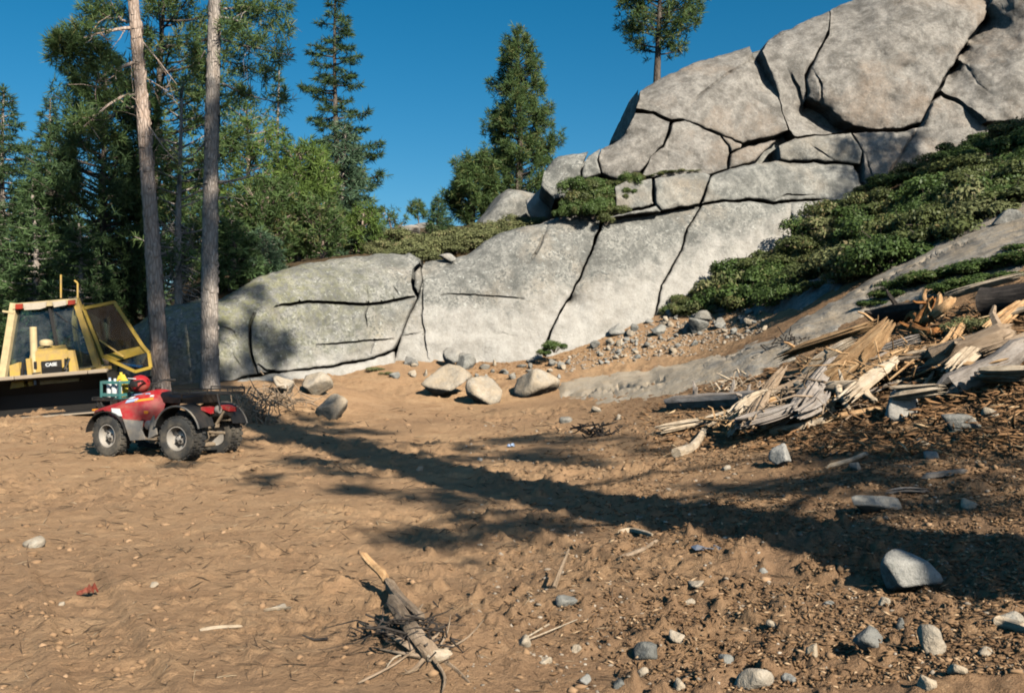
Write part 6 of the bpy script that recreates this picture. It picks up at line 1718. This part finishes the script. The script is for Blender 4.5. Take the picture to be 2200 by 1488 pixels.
def slivers(name, C, L, Wd, T, mat, rg, label, cat, bend=0.0, lift=.5, pitch=.25):
    n = len(C)
    az = rg.uniform(0, 2 * math.pi, n); pt = rg.normal(0, pitch, n)
    ax = np.column_stack([np.cos(az) * np.cos(pt), np.sin(az) * np.cos(pt), np.sin(pt)])
    sd_ = unit(np.cross(ax, [0, 0, 1.])); up = np.cross(sd_, ax)
    tw = rg.normal(0, .6, n)[:, None]; sd2 = sd_ * np.cos(tw) + up * np.sin(tw); up2 = np.cross(sd2, ax)
    c = C + np.column_stack([np.zeros(n), np.zeros(n), T * lift])
    L, Wd, T = L[:, None], Wd[:, None], T[:, None]
    bd_ = sd2 * rg.normal(0, 1, (n, 1)) * L * bend
    e0, e1 = c - ax * L / 2, c + ax * L / 2
    V = np.stack([e0, e1, c + bd_ - sd2 * Wd / 2, c + bd_ + sd2 * Wd / 2, c + bd_ + up2 * T / 2, c + bd_ - up2 * T / 2], 1).reshape(-1, 3)
    f = np.array([[0, 2, 4], [0, 4, 3], [0, 3, 5], [0, 5, 2], [1, 4, 2], [1, 3, 4], [1, 5, 3], [1, 2, 5]])
    Fc = (np.arange(n)[:, None, None] * 6 + f[None]).reshape(-1, 3)
    t = np.repeat(rg.uniform(0, 1, n) ** 1.2, 6)
    o = add(name, make_mesh(name, V, Fc, False, {'tint': t}), mat)
    return tag(o, label, cat, kind='stuff')
rg = np.random.default_rng(91)
litd = lambda P, X, D: np.clip(np.interp(P[:, 0], [1050, 1250, 1500, 2200], [.05, .3, 1, 1]) * np.interp(P[:, 1], [800, 870, 1480], [.5, 1, .55]) * (D < 19), 0, 1) * (fbm(np.column_stack([X, D]), 1.1, 3, .5, 7) > -.45)
C, P = scatter(26000, (1050, 2240), (800, 1485), rg, litd)
s = C[:, 1] / 10.
slivers('bark_litter', C, rg.uniform(.025, .11, len(C)) * np.sqrt(s), rg.uniform(.008, .03, len(C)) * np.sqrt(s), rg.uniform(.006, .02, len(C)), M['chip'], rg, 'bark chips and splinters strewn over the slope', 'bark litter')
C, P = scatter(3600, (1380, 2240), (640, 980), rg, lambda P, X, D: ((P[:, 1] > np.interp(P[:, 0], [1380, 1650, 1900, 2240], [880, 790, 690, 610])) & (D < 17)).astype(float))
C[:, 2] += rg.uniform(0, .12, len(C)) * smooth(1600, 1800, P[:, 0])
M['splinter'] = mat_leaf('torn_splinters', (0.14, 0.072, 0.034), (0.38, 0.215, 0.10), (0.56, 0.40, 0.23), 0.0, 0.9, 3.0)
slivers('wood_splinters', C, rg.uniform(.06, .42, len(C)), rg.uniform(.012, .05, len(C)), rg.uniform(.01, .03, len(C)), M['splinter'], rg, 'splinters and twigs heaped between the logs of the pile', 'splinters', .08)
C, P = scatter(2600, (-20, 2220), (880, 1485), rg)
s = C[:, 1] / 8.
slivers('twig_litter', C, rg.uniform(.06, .30, len(C)) * s ** .7, rg.uniform(.004, .012, len(C)) * s, rg.uniform(.004, .010, len(C)) * s, M['twig'], rg, 'fine roots and twigs scattered over the bare dirt', 'twigs', .10, .8)
def lumps(name, C, R, mat, rg, label, cat):
    V, Fc = ICO[1]; n = len(C)
    A = V[None] * (1 + rg.normal(0, .30, (n, len(V), 1))) * R[:, None, None] * np.stack([rg.uniform(.7, 1.3, n), rg.uniform(.7, 1.3, n), rg.uniform(.45, .8, n)], 1)[:, None]
    A = (A + C[:, None]).reshape(-1, 3)
    F_ = (np.arange(n)[:, None, None] * len(V) + Fc[None]).reshape(-1, 3)
    o = add(name, make_mesh(name, A, F_, True, {'tint': np.repeat(rg.uniform(0, 1, n), len(V))}), mat)
    return tag(o, label, cat, kind='stuff')
C, P = scatter(6000, (-20, 2220), (870, 1485), rg, lambda P, X, D: .35 + .65 * (fbm(np.column_stack([X, D]), .6, 3, .5, 15) > .0))
lumps('dirt_clods', C, (.004 + .036 * rg.uniform(0, 1, len(C)) ** 4) * (C[:, 1] / 8) ** .8, M['clod'], rg, 'crumbs and clods of dry dirt over the clearing', 'dirt clods')
M['gravel'] = mat_leaf('gravel_bits', (0.20, 0.165, 0.125), (0.38, 0.31, 0.235), (0.45, 0.39, 0.31), 0.0, 0.9, 2.0)
C, P = scatter(2600, (1190, 1680), (650, 810), rg, lambda P, X, D: inside(P, rub).astype(float))
lumps('gravel', C, rg.uniform(.015, .06, len(C)), M['gravel'], rg, 'small gravel between the rubble stones below the wall', 'gravel')
C, P = scatter(900, (1000, 2220), (900, 1485), rg)
lumps('gravel', C, rg.uniform(.006, .022, len(C)) * (C[:, 1] / 8) ** .8, M['gravel'], rg, 'scattered gravel over the near dirt and litter', 'gravel')
# red-brown needle litter along the wall foot
C, P = scatter(2400, (1010, 1330), (735, 830), rg, lambda P, X, D: (np.abs(P[:, 1] - np.interp(P[:, 0], [1010, 1330], [800, 748])) < 22).astype(float))
slivers('needle_litter', C, rg.uniform(.05, .2, len(C)), rg.uniform(.008, .02, len(C)), rg.uniform(.006, .012, len(C)), M['dry_leaf'], rg, 'rust-red fallen needles banked along the wall foot', 'needle litter')

# brush: tangled roots behind the quad and twigs in the pile
def brush(name, px, py, w, h, n, mat, label, seed, rad=.008, d=None):
    p = hit(px, py) if d is None else Vector(W(px, py, d)); s = p.y / FPX; rg = np.random.default_rng(seed); mb = MB()
    for i in range(n):
        a = Vector((rg.normal(0, .33) * w * s, rg.normal(0, .3) * w * s, abs(rg.normal(0, .35)) * h * s))
        b = a + Vector((rg.normal(0, .25) * w * s, rg.normal(0, .2) * w * s, rg.normal(0, .3) * h * s)); m_ = (a + b) / 2 + Vector(rg.normal(0, .06 * w * s, 3))
        r = rad * rg.uniform(.5, 1.6)
        mb.tube([a, m_, b], [r, r * .8, r * .4], 4)
    o = mb.build(name, M[mat], None, True, p); return tag(o, label, 'brush', kind='stuff')
brush('brush_pile', 548, 905, 70, 80, 120, 'wood_tan', 'tangle of torn roots behind the rear wheel of the quad', 1, .014)
brush('brush_pile', 590, 868, 110, 60, 120, 'wood_tan', 'brown root tangle on the mound behind the quad', 2, .013)
brush('brush_pile', 1575, 838, 70, 46, 40, 'wood_pale', 'curled yellowish roots beyond the long grey log', 3, .012)
brush('brush_pile', 1760, 880, 200, 70, 120, 'wood_tan', 'twiggy slash tangled round the forked root', 4, .011)
brush('brush_pile', 1950, 800, 220, 80, 120, 'wood_gold', 'twiggy slash between the golden slabs and the grey logs', 5, .010)
brush('brush_pile', 1620, 915, 140, 40, 70, 'wood_gold', 'broken golden kindling under the long grey log', 6, .012)
brush('brush_pile', 1290, 935, 90, 40, 45, 'wood_char', 'dark rotten roots in the dirt right of the small stones', 7, .014)
brush('brush_pile', 1700, 745, 70, 40, 40, 'wood_char', 'dark twigs at the upper end of the wood pile', 8, .012)
brush('brush_pile', 880, 1372, 170, 60, 70, 'wood_char', 'dark rootlets in the hollow beside the broken root', 9, .006)
# grey-green brush growing on the slab
for i, (x, y, s) in enumerate([(1960,612,.55),(2010,600,.6),(2060,590,.6),(2110,580,.6),(2160,570,.6),(1920,632,.45),(2200,560,.6),(2140,600,.5),(2040,622,.5),(1880,650,.35),(2085,612,.45),(2180,540,.5)]):
    put_shrub('slab_shrub', MZ[i % 4], hit(x, y + 8), s, i * 1.3, 'dull green shrub growing on the slab above the wood pile', 'shrubs above the wood pile', .55)
put_shrub('dry_shrub', SG[1], hit(2085, 712), .42, .4, 'olive dried bough among the logs at the end of the pile', None, .8)
